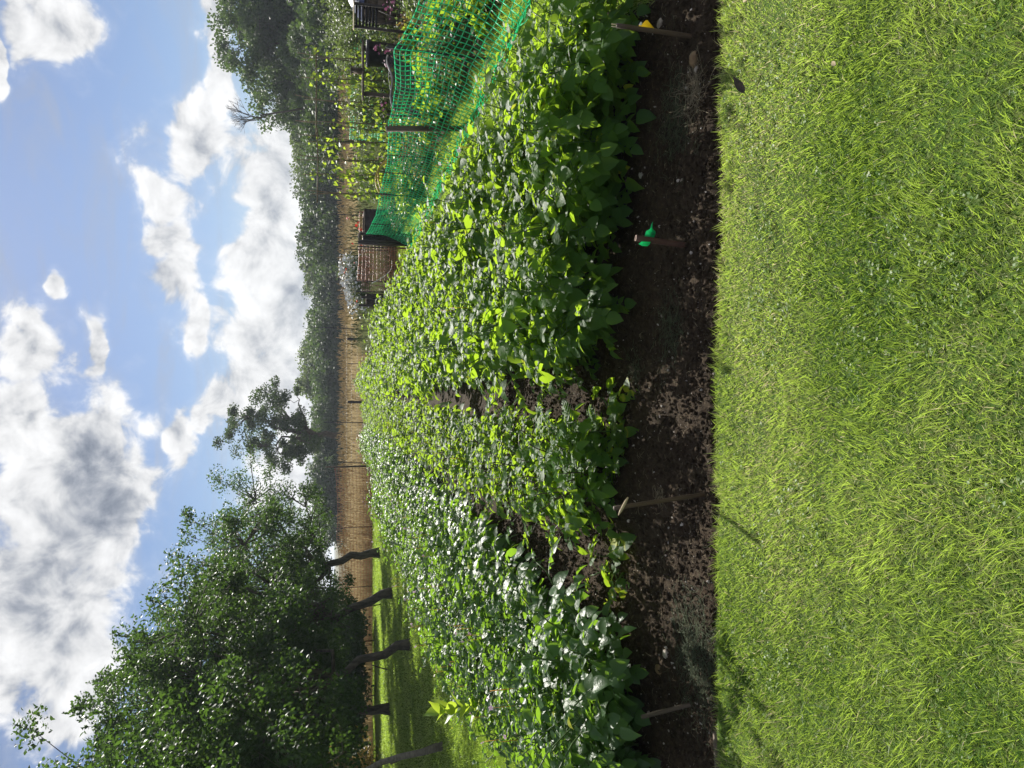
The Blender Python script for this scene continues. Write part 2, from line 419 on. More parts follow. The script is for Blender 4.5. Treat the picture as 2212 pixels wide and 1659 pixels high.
# ------------------------------------------------------------------ ground
def sheet(name, xs, ys, zf, mat, label_kind='structure', smooth=True, xf=None):
    X, Y = np.meshgrid(xs, ys); Z = zf(X, Y)
    if xf is not None: X, Y = xf(X, Y)
    g = Geo(); nx, ny = len(xs), len(ys)
    i = (np.arange(ny-1)[:, None]*nx+np.arange(nx-1)[None]).ravel()
    g.add(np.stack([X, Y, Z], -1), np.stack([i, i+1, i+nx+1, i+nx], 1))
    o = g.obj(name, mat, smooth=smooth); o['kind'] = label_kind
    return o
gx = np.concatenate([[-2500, -600, -200], np.arange(-100, 101, 5.), [200, 600, 2500]])
gy = np.concatenate([[-1500, -300, -60], np.arange(-20, 161, 5.), [250, 600, 2800]])
sheet('ground', gx, gy, lambda X, Y: -.16+.0*X, m_field)

ROWS = [('A', 1.42), ('B', .53), ('C', -.47), ('D', -1.48), ('E', -2.32)]
ROWX = np.array([r[1] for r in ROWS])
def edgeY(x): return 2.765 - .035*np.asarray(x) - .012*np.asarray(x)**2 + .016*np.sin(np.asarray(x)*5.1+1) + .01*np.sin(np.asarray(x)*17) + .05*(fbm(np.asarray(x)*7.+3, np.asarray(x)*0., 77, 3)-.5)
def soil_z(X, Y):
    d = np.min(np.abs(X[..., None]-ROWX), -1)
    ridge = .13*np.exp(-(d/.26)**2)*np.clip((Y-3.3)/.6, 0, 1)
    z = -.035 + ridge + .035*(fbm(X*2.3, Y*2.3, 3, 3)-.5)
    near = np.clip((6.5-Y)/1.0, 0, 1)
    cl = fbm(X*16, Y*16, 5, 3, .6)
    z = z + near*(.018*np.maximum(cl-.45, 0)*1.6 + .022*(fbm(X*60, Y*60, 9, 2)-.5)+.03*np.maximum(fbm(X*30, Y*30, 19, 2)-.6, 0)) + (1-near)*.02*(cl-.5)
    return z - .05*np.clip((2.9-Y)/.1, 0, 1)
ys = np.concatenate([np.arange(2.55, 5.6, .0125), np.arange(5.6, 8, .04), np.arange(8, 31, .12)])
sheet('soil', np.concatenate([np.arange(-3.4, -2.6, .05), np.arange(-2.6, 2.45, .0125), [2.5, 2.6]]), ys, soil_z, m_soil)
# front lawn, standing a few centimetres above the bed, with a cut edge
def front(name, x0, x1, y0, st):
    xs = np.arange(x0, x1+.001, st); n = 60
    T = np.concatenate([np.linspace(0, 1, n), [1.0, 1.0]])
    X = np.repeat(xs[None], n+2, 0); e = edgeY(xs)[None]
    Y = y0 + (e-y0)*T[:, None]
    Z = .012*(fbm(X*3, Y*3, 21, 3)-.5)
    Z[-2] -= .05; Z[-1] -= .16; Y[-1] -= .03
    g = Geo(); nx, ny = len(xs), n+2
    i = (np.arange(ny-1)[:, None]*nx+np.arange(nx-1)[None]).ravel()
    g.add(np.stack([X, Y, Z], -1), np.stack([i, i+1, i+nx+1, i+nx], 1))
    o = g.obj(name, m_thatch); o['kind'] = 'structure'
front('lawn', -4.2, 4.2, -3, .05)
def lawnz(X, Y): return .02*(fbm(X*.8, Y*.8, 31, 3)-.5) - .02
sheet('lawn', np.arange(-16, -2.75, .25), np.arange(4.2, 31, .25), lambda X, Y: lawnz(X, Y)-.10*(X > -2.85), m_lawn)
sheet('lawn', np.arange(-16, -4.15, .25), np.arange(-3, 4.21, .3), lambda X, Y: lawnz(X, Y), m_lawn)
sheet('path', np.concatenate([[1.98], np.arange(2.05, 3.75, .1)]), np.arange(2.7, 22, .2), lambda X, Y: lawnz(X, Y)-.12*(X < 2.), m_lawn)
sheet('plot', np.arange(3.7, 12, .1), np.arange(2.7, 21, .1), lambda X, Y: -.05+.05*(fbm(X*3, Y*3, 41, 3)-.5), m_soil)

# ------------------------------------------------------------------ lawn blades
BLADE = leaf_template([.5, .42, 0], [.35, .7, 1.0], 0, 0)
def blades(g, X, Y, Z, H, W, lean, leandir, tint, bend=.5):
    n = len(X)
    a = leandir; D = np.stack([np.cos(a)*np.sin(lean), np.sin(a)*np.sin(lean), np.cos(lean)], -1)
    s = rng.uniform(0, 2*np.pi, n); side = np.stack([np.cos(s), np.sin(s), np.zeros(n)], -1)
    side = norm(side - D*(side*D).sum(-1, keepdims=True))
    b = np.stack([np.cos(a), np.sin(a), -.6*np.ones(n)], -1)
    P0 = np.stack([X, Y, Z], -1)
    Hc, Wc = H[:, None], W[:, None]
    V = np.stack([P0-side*Wc*.5, P0+side*Wc*.5,
                  P0+D*Hc*.5+b*Hc*bend*.12-side*Wc*.45, P0+D*Hc*.5+b*Hc*bend*.12+side*Wc*.45,
                  P0+D*Hc*.98+b*Hc*bend*.5], 1)
    f4 = np.array([[0, 1, 3, 2]]); f3 = np.array([[2, 3, 4]])
    o = (np.arange(n)*5)[:, None, None]
    g.add(V.reshape(-1, 3), [(f4[None]+o).reshape(-1, 4), (f3[None]+o).reshape(-1, 3)], np.repeat(tint, 5))
def lawn_blades():
    g = Geo(); n = 350000
    X = rng.uniform(-2.7, 2.7, n); Y = .75 + (2.8-.75)*rng.uniform(0, 1, n)**.85
    keep = (Y < edgeY(X)+.012) & (np.abs(X) < .75*Y+.62)
    X, Y = X[keep], Y[keep]; n = len(X)
    patch = fbm(X*2.6, Y*2.6, 51, 4); dry = fbm(X*1.6+.25*Y, Y*2.6, 61, 4); tuf = fbm(X*11, Y*11, 55, 2)
    band = np.exp(-((Y-2.45-.1*np.sin(X*3))/.30)**2)*(.35+.65*np.clip((X+.9)/1.6, 0, 1))
    t = .24 + 1.7*(dry-.5) + .5*(patch-.5) + .78*band + .35*(tuf-.5) + rng.normal(0, .12, n)
    t = np.clip(t, 0, .93); t[rng.uniform(size=n) < .02+.16*band+.25*np.clip(dry-.62, 0, 1)] = 1.0
    edge = np.clip(1-(edgeY(X)-Y)/.08, 0, 1)
    long = (rng.uniform(size=n) < .06+.24*np.clip((tuf-.42)*4, 0, 1)*(1-.8*band))
    H = np.where(long, np.minimum(.030+.024*patch, .05), .012+.015*patch)*rng.uniform(.7, 1.3, n)*(1-.3*band) + .024*edge*rng.uniform(0, 1, n)**2
    lr = 1.9 + 7*(fbm(X*2.0, Y*2.0, 71, 3)-.5) + 5*(fbm(X*13, Y*13, 73, 2)-.5)
    lean = np.where(long, np.clip(rng.normal(.50, .22, n), .05, 1.1), np.clip(rng.normal(.75, .4, n), .02, 1.4))
    a = np.where(long, lr + rng.normal(0, .8, n), rng.uniform(0, 6.28, n))
    W = rng.uniform(.0012, .0024, n)*np.where(long, 1.2, 1)
    blades(g, X, Y, .0+.0*X, H, W, lean, a, t, .35)
    # clover and small weeds
    m = 9000
    X = rng.uniform(-2.5, 2.5, m); Y = rng.uniform(.8, 2.75, m)
    k = (fbm(X*4.1, Y*4.1, 91, 3) > .56) & (np.abs(X) < .75*Y+.5) & (Y < edgeY(X)-.03)
    X, Y = X[k], Y[k]; m = len(X)
    for j in range(3):
        a = rng.uniform(0, 6.28, m); D = np.stack([np.cos(a), np.sin(a), rng.uniform(-.2, .6, m)], -1)
        N = np.stack([rng.normal(0, .4, m), rng.normal(0, .4, m), np.ones(m)], -1)
        stamp(g, DIA[0][0], DIA[0][1], np.stack([X, Y, rng.uniform(.008, .022, m)], -1), D, N, rng.uniform(.007, .013, m), np.clip(rng.normal(.15, .1, m), 0, .5), 1.3)
    tag(g.obj('grass', m_grass), kind='stuff')
lawn_blades()
def far_lawn():
    g = Geo()
    n = 190000
    X = rng.uniform(-13, -2.85, n); Y = 4.6+26*rng.uniform(0, 1, n)**1.3
    k = (X > -.56*Y-.6); X, Y = X[k], Y[k]
    n2 = 60000; X2 = rng.uniform(1.98, 3.8, n2); Y2 = 3+17*rng.uniform(0, 1, n2)**1.3
    X = np.concatenate([X, X2]); Y = np.concatenate([Y, Y2]); n = len(X)
    s = np.clip(Y/6, 1, 4.5)
    t = np.clip(.45+.8*(fbm(X*1.2, Y*1.2, 101, 3)-.5)+rng.normal(0, .15, n), 0, .93)
    H = .035*rng.uniform(.5, 1.3, n)*np.sqrt(s)
    H = np.where((X > 3.3), H*2.2, H)
    blades(g, X, Y, lawnz(X, Y)-.004, H, .0035*s*rng.uniform(.7, 1.3, n), np.clip(rng.normal(.5, .3, n), 0, 1.3), rng.uniform(0, 6.28, n), t)
    tag(g.obj('grass', m_grass), kind='stuff')
far_lawn()

# ------------------------------------------------------------------ soil litter
def pebble_template():
    v = [(0, 0, 1), (0, 0, -1)]
    for z, r, o in ((.5, .8, 0), (-.45, .85, .5)):
        for i in range(6):
            a = (i+o)*math.pi/3; v.append((r*math.cos(a), r*math.sin(a), z))
    f = []
    for i in range(6):
        j = (i+1) % 6
        f += [(0, 2+i, 2+j), (1, 8+j, 8+i), (2+i, 8+i, 2+j), (2+j, 8+i, 8+j)]
    return np.array(v), np.array(f)
PV, PF = pebble_template()
def pebbles(g, Pp, S, tint, flat=.6):
    n = len(Pp)
    A = rng.normal(size=(n, 3)); q = norm(A); B = norm(np.cross(q, rng.normal(size=(n, 3)))); Cc = np.cross(q, B)
    jit = 1+rng.normal(0, .18, (n, len(PV), 1))
    L = PV[None]*jit*(S[:, None, None])*np.stack([np.ones(n), rng.uniform(.6, 1, n), rng.uniform(flat*.6, flat*1.3, n)], -1)[:, None]
    V = Pp[:, None] + L[..., :1]*q[:, None]+L[..., 1:2]*B[:, None]+L[..., 2:]*Cc[:, None]
    g.add(V.reshape(-1, 3), (PF[None]+(np.arange(n)*len(PV))[:, None, None]).reshape(-1, 3), np.repeat(np.broadcast_to(tint, (n,)), len(PV)))
def litter():
    g = Geo(); n = 70000
    X = rng.uniform(-2.6, 2.4, n); Y = 2.78+rng.uniform(0, 1, n)**1.2*4.2
    S = .0026+.0145*rng.uniform(0, 1, n)**4.5
    Pp = np.stack([X, Y, soil_z(X, Y)+S*.4], -1); k = Y > edgeY(X)+.01
    pebbles(g, Pp[k], S[k], 0)
    tag(g.obj('soil_crumbs', m_soil, smooth=False), kind='stuff')
    g = Geo(); n = 2600
    X = rng.uniform(-2.6, 2.4, n); Y = 2.8+rng.uniform(0, 1, n)**1.1*4
    S = .0022+.0085*rng.uniform(0, 1, n)**3
    Pp = np.stack([X, Y, soil_z(X, Y)+S*.3], -1); k = Y > edgeY(X)+.02
    pebbles(g, Pp[k], S[k], rng.uniform(0, .7, k.sum()), .5)
    tag(g.obj('gravel', m_flint, smooth=False), kind='stuff')
    # straws, roots
    g = Geo(); n = 2600
    X = rng.uniform(-2.5, 2.3, n); Y = 2.8+rng.uniform(0, 1, n)**1.3*3
    k = Y > edgeY(X)+.01; X, Y = X[k], Y[k]; n = len(X)
    L = rng.uniform(.01, .05, n); a = rng.uniform(0, 6.28, n); z = soil_z(X, Y)
    A = np.stack([X, Y, z+.003], -1); dd = np.stack([np.cos(a), np.sin(a), rng.uniform(-.1, .5, n)], -1)
    Bm = A+dd*L[:, None]*.5+rng.normal(0, .003, (n, 3)); a2 = a+rng.normal(0, .6, n)
    Cc = Bm+np.stack([np.cos(a2), np.sin(a2), rng.uniform(-.4, .1, n)], -1)*L[:, None]*.5
    t = rng.uniform(0, 1, n)
    cones(g, A, Bm, .0007, .0007, 3, t); cones(g, Bm, Cc, .0007, .0003, 3, t)
    tag(g.obj('straw_litter', m_hay), kind='stuff')
litter()
def tuft(name, c, r, n, L, mat, label, cat, up_=.35, rad=.0008):
    g = Geo(); c = np.array(c); z0 = c[2]
    A = np.stack([rng.normal(0, r*.5, n), rng.normal(0, r*.42, n), np.zeros(n)], -1)
    A[:, 2] = soil_z(A[:, 0]+c[0], A[:, 1]+c[1])-z0+rng.uniform(.0, .02, n)
    a = rng.uniform(0, 6.28, n); t = rng.uniform(0, 1, n)
    cur = A
    for s in range(4):
        a = a+rng.normal(0, .6, n)
        nx = cur+np.stack([np.cos(a), np.sin(a), rng.uniform(-up_*.9, up_, n)], -1)*(L*rng.uniform(.5, 1.3, n)/4)[:, None]
        nx[:, 2] = np.maximum(nx[:, 2], .0)
        cones(g, cur, nx, rad, rad*.8, 3, t); cur = nx
    o = g.obj(name, mat); o.location = c
    return tag(o, label, cat)
def onsoil(px, py):
    p = G(px, py); z = float(soil_z(p[0:1], p[1:2])[0]); p = G(px, py, z); return np.array([p[0], p[1], z])
tuft('root_tuft', onsoil(1498, 205), .11, 150, .13, m_hay, 'tangle of pale dry roots and grass lying on the soil near the yellow tagged stake', 'dead weeds', .5)
tuft('clipping_heap', onsoil(1462, 255), .22, 420, .09, m_clip, 'greenish clump of dead weeds on dark soil beneath the rightmost potato row', 'dead weeds')
tuft('clipping_heap', onsoil(1455, 715), .16, 260, .08, m_clip, 'small grey green clump of dead weeds right of the bare furrow', 'dead weeds')
tuft('clipping_heap', onsoil(1505, 1420), .26, 700, .10, m_clip, 'wide heap of dark grass clippings by the leaning wooden stake', 'dead weeds')
tuft('straw_wisp', onsoil(1378, 800), .06, 60, .12, m_clip, 'thin withered weed lying in the bare furrow between potato rows', 'dead weeds', .6)
tuft('root_tuft', onsoil(1437, 1070), .035, 60, .05, m_hay, 'tiny straw coloured root clump on soil in front of the feathery weed', 'dead weeds')

def stone(c, s, mat, label, tint=0.0):
    g = Geo(); v = PV.copy()
    n = 3
    # subdivided irregular stone
    th = np.linspace(0, 2*np.pi, 15)[:-1]; ph = np.linspace(-1.3, 1.3, 7)
    V = np.array([[math.cos(a)*math.cos(p), math.sin(a)*math.cos(p), math.sin(p)] for p in ph for a in th])
    V *= (1+.22*(fbm(V[:, 0]*2+c[0]*9, V[:, 1]*2+V[:, 2]*3, int(abs(c[0])*1000), 2)[:, None]-.5)*2)
    V = V*np.array(s)
    m = len(th); i = (np.arange(len(ph)-1)[:, None]*m+np.arange(m)[None]).ravel(); j = np.where((i % m) == m-1, i-m+1, i+1)
    g.add(V, [np.stack([i, j, j+m, i+m], 1), np.arange(m)[None, ::-1], (np.arange(m)+(len(ph)-1)*m)[None]], tint)
    o = g.obj('stone', mat); o.location = (c[0], c[1], c[2]+s[2]*.45); o.rotation_euler = (0, 0, c[0]*7)
    return tag(o, label, 'stone')
stone(onsoil(1503, 128), (.028, .034, .02), m_brstone, 'brown chunky stone on the soil beside the pale root tangle')
stone(onsoil(1508, 150), (.014, .016, .012), m_flint, 'small grey stone touching the larger brown one', .4)
stone(onsoil(1533, 427), (.018, .022, .011), m_flint, 'white flint at the lawn edge below the green tag', .9)
stone(onsoil(1526, 340), (.017, .022, .012), m_flint, 'pale pinkish flint on the soil right of the green tag', .6)
stone(onsoil(1428, 50), (.02, .03, .012), m_flint, 'long buff stone behind the yellow tagged stake', .1)
stone(onsoil(1386, 378), (.016, .02, .01), m_flint, 'pale stone in the sunlit gap at right under the leaves', .7)
stone(onsoil(1425, 1445), (.025, .03, .014), m_brstone, 'flat brown stone in the sunlit soil by the left potato row')
stone(onsoil(1440, 1412), (.022, .025, .013), m_flint, 'rounded buff stone in the sunlit soil by the left potato row', .2)

# ------------------------------------------------------------------ potato plants
def potato(seed, nst=8, Hh=.62, spread=.42, lf=.066, leafy=1.0, stemdark=False):
    r = np.random.default_rng(seed)
    gl, gs = Geo(), Geo(); Pp, D, N, S, T = [], [], [], [], []
    for s in range(nst):
        az = s*2*np.pi/nst+r.uniform(-.4, .4); ln = r.uniform(.15, 1)
        h = Hh*r.uniform(.8, 1.12)*(1-.28*ln); out = spread*ln
        n = 9; u = np.linspace(0, 1, n)
        base = np.array([math.cos(az), math.sin(az)])*.04
        path = np.stack([base[0]+math.cos(az)*out*(u**1.3), base[1]+math.sin(az)*out*(u**1.3), h*(u-.12*ln*u**3)], -1)
        path[1:, :2] += r.normal(0, .012, (n-1, 2)).cumsum(0)
        tube(gs, path, np.linspace(.0065, .003, n), 5, .4+.3*r.random())
        nl = int(10*leafy)
        for i in range(nl):
            q = .16+.84*(i+r.uniform(-.2, .2))/(nl-1); q = min(max(q, .1), 1)
            p = np.array([np.interp(q, u, path[:, c]) for c in range(3)])
            la = az+i*2.4+r.uniform(-.4, .4)
            # leaves reach out of the plant, not into it
            o2 = np.array([math.cos(la), math.sin(la)])+.55*np.array([math.cos(az), math.sin(az)])*ln
            o2 /= np.linalg.norm(o2)
            L = (.20 if q < .8 else .20*(1-.62*(q-.8)/.2))*r.uniform(.75, 1.15)
            el = r.uniform(.05, .75)+.6*(q > .85)
            m = 6; w = np.linspace(0, 1, m)
            hz = L*w*math.cos(el*.7); vz = L*(w*math.sin(el)-.55*w**2*r.uniform(.4, 1.2))
            rp = np.stack([p[0]+o2[0]*hz, p[1]+o2[1]*hz, p[2]+vz], -1)
            tube(gs, rp, np.linspace(.0026, .0012, m), 3, .6)
            dirs = np.gradient(rp, axis=0)
            age = q
            for t, k in ((.36, .55), (.60, .8), (.82, .95), (1.0, 1.2)):
                pt = np.array([np.interp(t, w, rp[:, c]) for c in range(3)])
                dv = norm(np.array([np.interp(t, w, dirs[:, c]) for c in range(3)]))
                sd_ = norm(np.cross(dv, [0, 0, 1]))
                for sgn in ((-1, 1) if t < 1 else (0,)):
                    dd = dv*(.55 if sgn else 1)+sd_*sgn + np.array([0, 0, r.normal(-.05, .22)])
                    Pp.append(pt); D.append(dd)
                    N.append(np.array([r.normal(0, .30), r.normal(0, .30), 1.0])+.35*np.array([dv[0], dv[1], 0]))
                    S.append(lf*k*r.uniform(.8, 1.25)*(1 if q < .85 else .8)*(1.15 if L > .15 else .75))
                    T.append(np.clip(r.normal(.25+.55*age, .12), 0, .93) if r.random() > .006 else 1.0)
    Pp, D, N, S, T = map(np.array, (Pp, D, N, S, T))
    ch = r.integers(0, len(POT), len(Pp))
    for c in range(len(POT)):
        k = ch == c
        stamp(gl, *POT[c], Pp[k], D[k], N[k], S[k], T[k], r.uniform(.9, 1.2, k.sum()))
    return gl, gs
def flowers(seed, mat_name, h, n=3):
    r = np.random.default_rng(seed); g = Geo(); y = Geo()
    for c in range(n):
        ctr = np.array([r.uniform(-.12, .12), r.uniform(-.12, .12), h*r.uniform(1.0, 1.1)])
        tube(y, np.stack([ctr-[0, 0, .12], ctr]), .0015, 3)
        for q in range(1):
            p0 = ctr+r.normal(0, .022, 3); ax = norm(r.normal(0, .6, 3)+[0, -.4, .8])
            u = norm(np.cross(ax, [0, 1, .2])); v = np.cross(ax, u)
            a = np.arange(5)*2*np.pi/5
            D = u*np.cos(a)[:, None]+v*np.sin(a)[:, None]+ax*.25
            stamp(g, *DIA[0], np.repeat(p0[None], 5, 0), D, np.repeat(ax[None], 5, 0), .015, .5, 1.5)
            cones(y, p0[None], (p0+ax*.008)[None], .0025, .0012, 5)
    return g, y
protos = {}
def proto(kind, seed):
    cfg = {'tall': dict(nst=12, Hh=.76, spread=.53, lf=.066), 'mid': dict(nst=12, Hh=.52, spread=.43, lf=.054, leafy=1.0), 'blue': dict(nst=13, Hh=.64, spread=.56, lf=.055, leafy=1.15)}[kind]
    gl, gs = potato(seed, **cfg)
    t = thing('potato_plant', 'x', 'plant')
    gl.obj('foliage', {'tall': m_pot, 'mid': m_pot, 'blue': m_potblue}[kind], t)
    gs.obj('stems', m_stemdark if kind == 'mid' else m_stem, t)
    if seed % 3 == 0 or kind == 'blue':
        fg, yg = flowers(seed, None, cfg['Hh'], 1)
        f_ = fg.obj('flower', m_ppetal if kind == 'blue' else m_petal, t); yg.obj('stamen', m_yel, f_)
    return t
def rows():
    side = {'A': 'rightmost', 'B': 'second from right', 'C': 'middle', 'D': 'wide left', 'E': 'leftmost'}
    start = {'A': 3.68, 'B': 3.80, 'C': 3.86, 'D': 3.66, 'E': 6.2}
    end = {'A': 17.5, 'B': 27.5, 'C': 28.5, 'D': 27.5, 'E': 19.5}
    kind = {'A': 'tall', 'B': 'tall', 'C': 'mid', 'D': 'blue', 'E': 'blue'}
    pr = {k: [proto(k, s) for s in range(s0, s0+6)] for k, s0 in (('tall', 11), ('mid', 31), ('blue', 51))}
    used = set(); tot = 0
    looks = {'A': 'large leaved bright potato plant', 'B': 'large leaved potato plant', 'C': 'small light green dark stemmed potato plant', 'D': 'shiny grey green potato plant', 'E': 'shiny grey green potato plant'}
    rowtxt = {'A': 'the row by the net', 'B': 'the second row from the net', 'C': 'the middle row', 'D': 'the wide left row', 'E': 'the outer left row'}
    for rname, x0 in ROWS:
        y = start[rname]; i = 0
        while y < end[rname]:
            K = kind[rname]
            p = pr[K][(i*5+ord(rname)) % 6]
            sc_ = 1.0*random.uniform(.88, 1.12)*(1.0 if i else .95)
            if rname == 'D' and y < 6.5: sc_ *= 1.05
            far = y > 12
            if far: sc_ *= 1.06
            x = x0+random.uniform(-.07, .07)
            if rname == 'D' and y < 7: x -= .05+(.2 if i % 2 else -.05)
            loc = (x, y, float(soil_z(np.array([x]), np.array([y]))[0])-.01)
            if i == 0: lab, grp = f'{looks[rname]} at the near end of {rowtxt[rname]}', None
            elif i == 1: lab, grp = f'{looks[rname]} second in {rowtxt[rname]}', None
            elif y < 12: lab, grp = f'{looks[rname]} in the near half of {rowtxt[rname]}', f'near plants of {rowtxt[rname]}'
            else: lab, grp = f'{looks[rname]} in the far half of {rowtxt[rname]}', f'far plants of {rowtxt[rname]}'
            rz = random.uniform(0, 6.28)
            if p.name not in used: used.add(p.name); o = p; place(p, lab, loc, rz, sc_)
            else: o = dup(p, lab, loc, rz, sc_)
            if 'group' in o: del o['group']
            if grp: o['group'] = grp
            i += 1; tot += 1
            y += random.uniform(.9, 1.1)*(.37 if y < 8 else .43 if y < 14 else .52)
    # the near-left bush also spreads sideways out of the picture
    for j, (x, y, s) in enumerate([(-2.0, 4.05, 1.0), (-2.12, 4.5, .95), (-2.25, 5.1, .95), (-2.3, 5.7, .95), (-2.35, 6.3, .9)]):
        dup(pr['blue'][j % 6], 'grey green shiny potato plant on the outer side of the near left bush', (x, y, .0), j*1.3, s, 'outer plants of the near left bush')
    for j, (x, y, s, kk) in enumerate([(1.0, 3.85, .9, 'tall'), (.98, 4.5, .8, 'tall'), (1.72, 3.62, .85, 'tall'), (.34, 4.3, .7, 'tall'), (-2.15, 3.9, .8, 'blue'), (-1.85, 3.66, .9, 'blue')]):
        dup(pr[kk][(j+1) % 6], ['large leaved potato plant filling the near furrow between the two right rows', 'potato plant just behind the one filling the right furrow', 'near right corner potato plant beside the yellow tagged stake', 'potato plant leaning over the bare central furrow', 'shiny potato plant at the left picture edge of the near left bush', 'near left corner potato plant by the dark leaning stake'][j], (x, y, .0), j*1.9, s)
    for j, (x, y, s) in enumerate([(1.80, 4.15, .9), (1.95, 4.7, .85), (1.85, 5.4, .9), (2.0, 3.7, .7), (1.85, 6.2, .85)]):
        dup(pr['tall'][(j+2) % 6], 'large leaved potato plant on the outer right side by the path', (x, y, .0), j*1.3, s, 'outer plants on the right by the path')
    return tot
n_pot = rows()

def broad_weed():
    """big upright light green leaves at the left edge of the bed"""
    t = thing('broad_leaved_weed', 'tall weed with very large pale green leaves standing above the left potato row', 'weed', (-2.50, 5.95, 0))
    g, s = Geo(), Geo()
    BIG = leaf_template([.20, .27, .29, .25, .16, .07, 0], [.1, .25, .42, .6, .78, .92, 1.03], .25, .35, .02, 9)
    Pp, D, N, S = [], [], [], []
    tube(s, [(0, 0, 0), (.02, 0, .35), (.0, .02, .70)], [.014, .011, .007], 7)
    for i in range(15):
        a = i*2.4; z = .25+.45*i/14; el = .5+.8*i/14
        p = (0, 0, z); d = (math.cos(a)*math.cos(el), math.sin(a)*math.cos(el)-.1, math.sin(el))
        Pp.append(p); D.append(d); N.append((-d[0], -d[1], 1.2)); S.append(.26*(1-.35*i/14)*random.uniform(.85, 1.1))
    stamp(g, *BIG, np.array(Pp, float), np.array(D), np.array(N), np.array(S), rng.uniform(.6, .9, len(Pp)))
    g.obj('leaf', m_bean, t); s.obj('stem', m_stem, t)
broad_weed()
def feather_weed(loc, label, sc_=1.0, seed=1):
    t = thing('feathery_weed', label, 'weed', loc)
    r = np.random.default_rng(seed); g, s = Geo(), Geo(); Pp, D, N, S = [], [], [], []
    for i in range(14):
        a = i*2.4; z0 = .03+.35*(i/14.)*sc_; L = .26*sc_*r.uniform(.7, 1.1)
        w = np.linspace(0, 1, 12); el = .8+.4*i/14
        rp = np.stack([np.cos(a)*L*w*math.cos(el*.8), np.sin(a)*L*w*math.cos(el*.8), z0+L*(w*math.sin(el)-.4*w**2)], -1)
        tube(s, rp, np.linspace(.002, .0008, 12), 3, .6)
        dv = norm(np.gradient(rp, axis=0))
        for j in range(2, 12):
            sd_ = norm(np.cross(dv[j], [0, 0, 1]))
            for sg in (-1, 1):
                Pp.append(rp[j]); D.append(dv[j]*.7+sd_*sg+[0, 0, r.normal(0, .15)]); N.append([r.normal(0, .2), r.normal(0, .2), 1]); S.append(.055*sc_*math.sin(math.pi*min(1, .15+w[j]*.85))+.012)
    tube(s, [(0, 0, 0), (0, 0, .4*sc_)], [.005, .003], 5)
    stamp(g, *APL[0], np.array(Pp), np.array(D), np.array(N), np.array(S), rng.uniform(.4, .9, len(Pp)), .65)
    g.obj('foliage', m_pot, t); s.obj('stem', m_stem, t)
p = onsoil(1385, 925); feather_weed((p[0]-.02, p[1]+.12, p[2]), 'feathery leaved weed at the near end of the middle potato row', 1.15, 3)
p = onsoil(1400, 985); feather_weed((p[0]-.05, p[1]+.18, p[2]), 'second feathery weed with finer leaves beside the near middle potato plant', .95, 5)

def yellow_shoot(px, py, seed, label, Hh=.24):
    gl, gs = potato(seed, nst=3, Hh=Hh, spread=.18, lf=.07, leafy=.45)
    rr = np.random.default_rng(seed); tt = np.concatenate(gl.t); gl.t = [np.where(np.repeat(rr.uniform(size=len(tt)//2+1) < .35, 2)[:len(tt)], 1.0, tt)]
    t = thing('potato_shoot', label, 'plant', tuple(onsoil(px, py)))
    gl.obj('foliage', m_pot, t); gs.obj('stems', m_stem, t)
yellow_shoot(1345, 1225, 92, 'small yellowing potato shoot in the sunny soil nearer the left bush', .16)
yellow_shoot(1352, 930, 93, 'small pale potato shoot at the right foot of the feathery weed', .14)

# ------------------------------------------------------------------ stakes with tags
def stake(base_px, top_px, rad, mat, label, cat, rim=None, nn=10, dY=.02):
    b = G(*base_px, z=-.03); Y = b[1]+dY
    tp = P(top_px[0], top_px[1], Y)
    t = thing('stake', label, cat, tuple(b))
    g = Geo(); u = np.linspace(0, 1, 9)
    ax = tp-b
    pts = np.array([ax*q for q in np.linspace(-.1, 1, 9)]); rr = np.full(9, rad)*np.array([1, 1, 1.03, .98, 1.0, 1.02, .99, 1, 1])
    tube(g, pts, rr, nn)
    g.obj('shaft', mat, t)
    if rim:
        g = Geo(); d = norm(ax); uu = norm(np.cross(d, [0, 0, 1.])); vv = np.cross(d, uu); a = np.arange(20)*2*np.pi/20
        o_, i_, e = ax+.0005*d, ax+.0005*d, .002
        Rr = (uu*np.cos(a)[:, None]+vv*np.sin(a)[:, None])
        V = np.concatenate([ax+Rr*rad*1.04, ax+Rr*rad*1.04+d*e, ax+Rr*rad*.72+d*e, ax+Rr*rad*.72-d*.001])
        i = np.arange(20); j = (i+1) % 20
        g.add(V, [np.concatenate([np.stack([i+k*20, j+k*20, j+(k+1)*20, i+(k+1)*20], 1) for k in range(3)])])
        g.obj('rim', rim, t)
    return t, b, tp, ax
def extrude_flag(pts, th=.0012):
    """flat outline -> thin solid (points in 3-D, roughly planar)"""
    pts = np.array(pts, float); n = len(pts)
    nrm = norm(np.cross(pts[1]-pts[0], pts[2]-pts[1])); g = Geo()
    V = np.concatenate([pts+nrm*th/2, pts-nrm*th/2]); i = np.arange(n); j = (i+1) % n
    g.add(V, [i[None], (i+n)[None, ::-1], np.stack([i, i+n, j+n, j], 1)]); return g
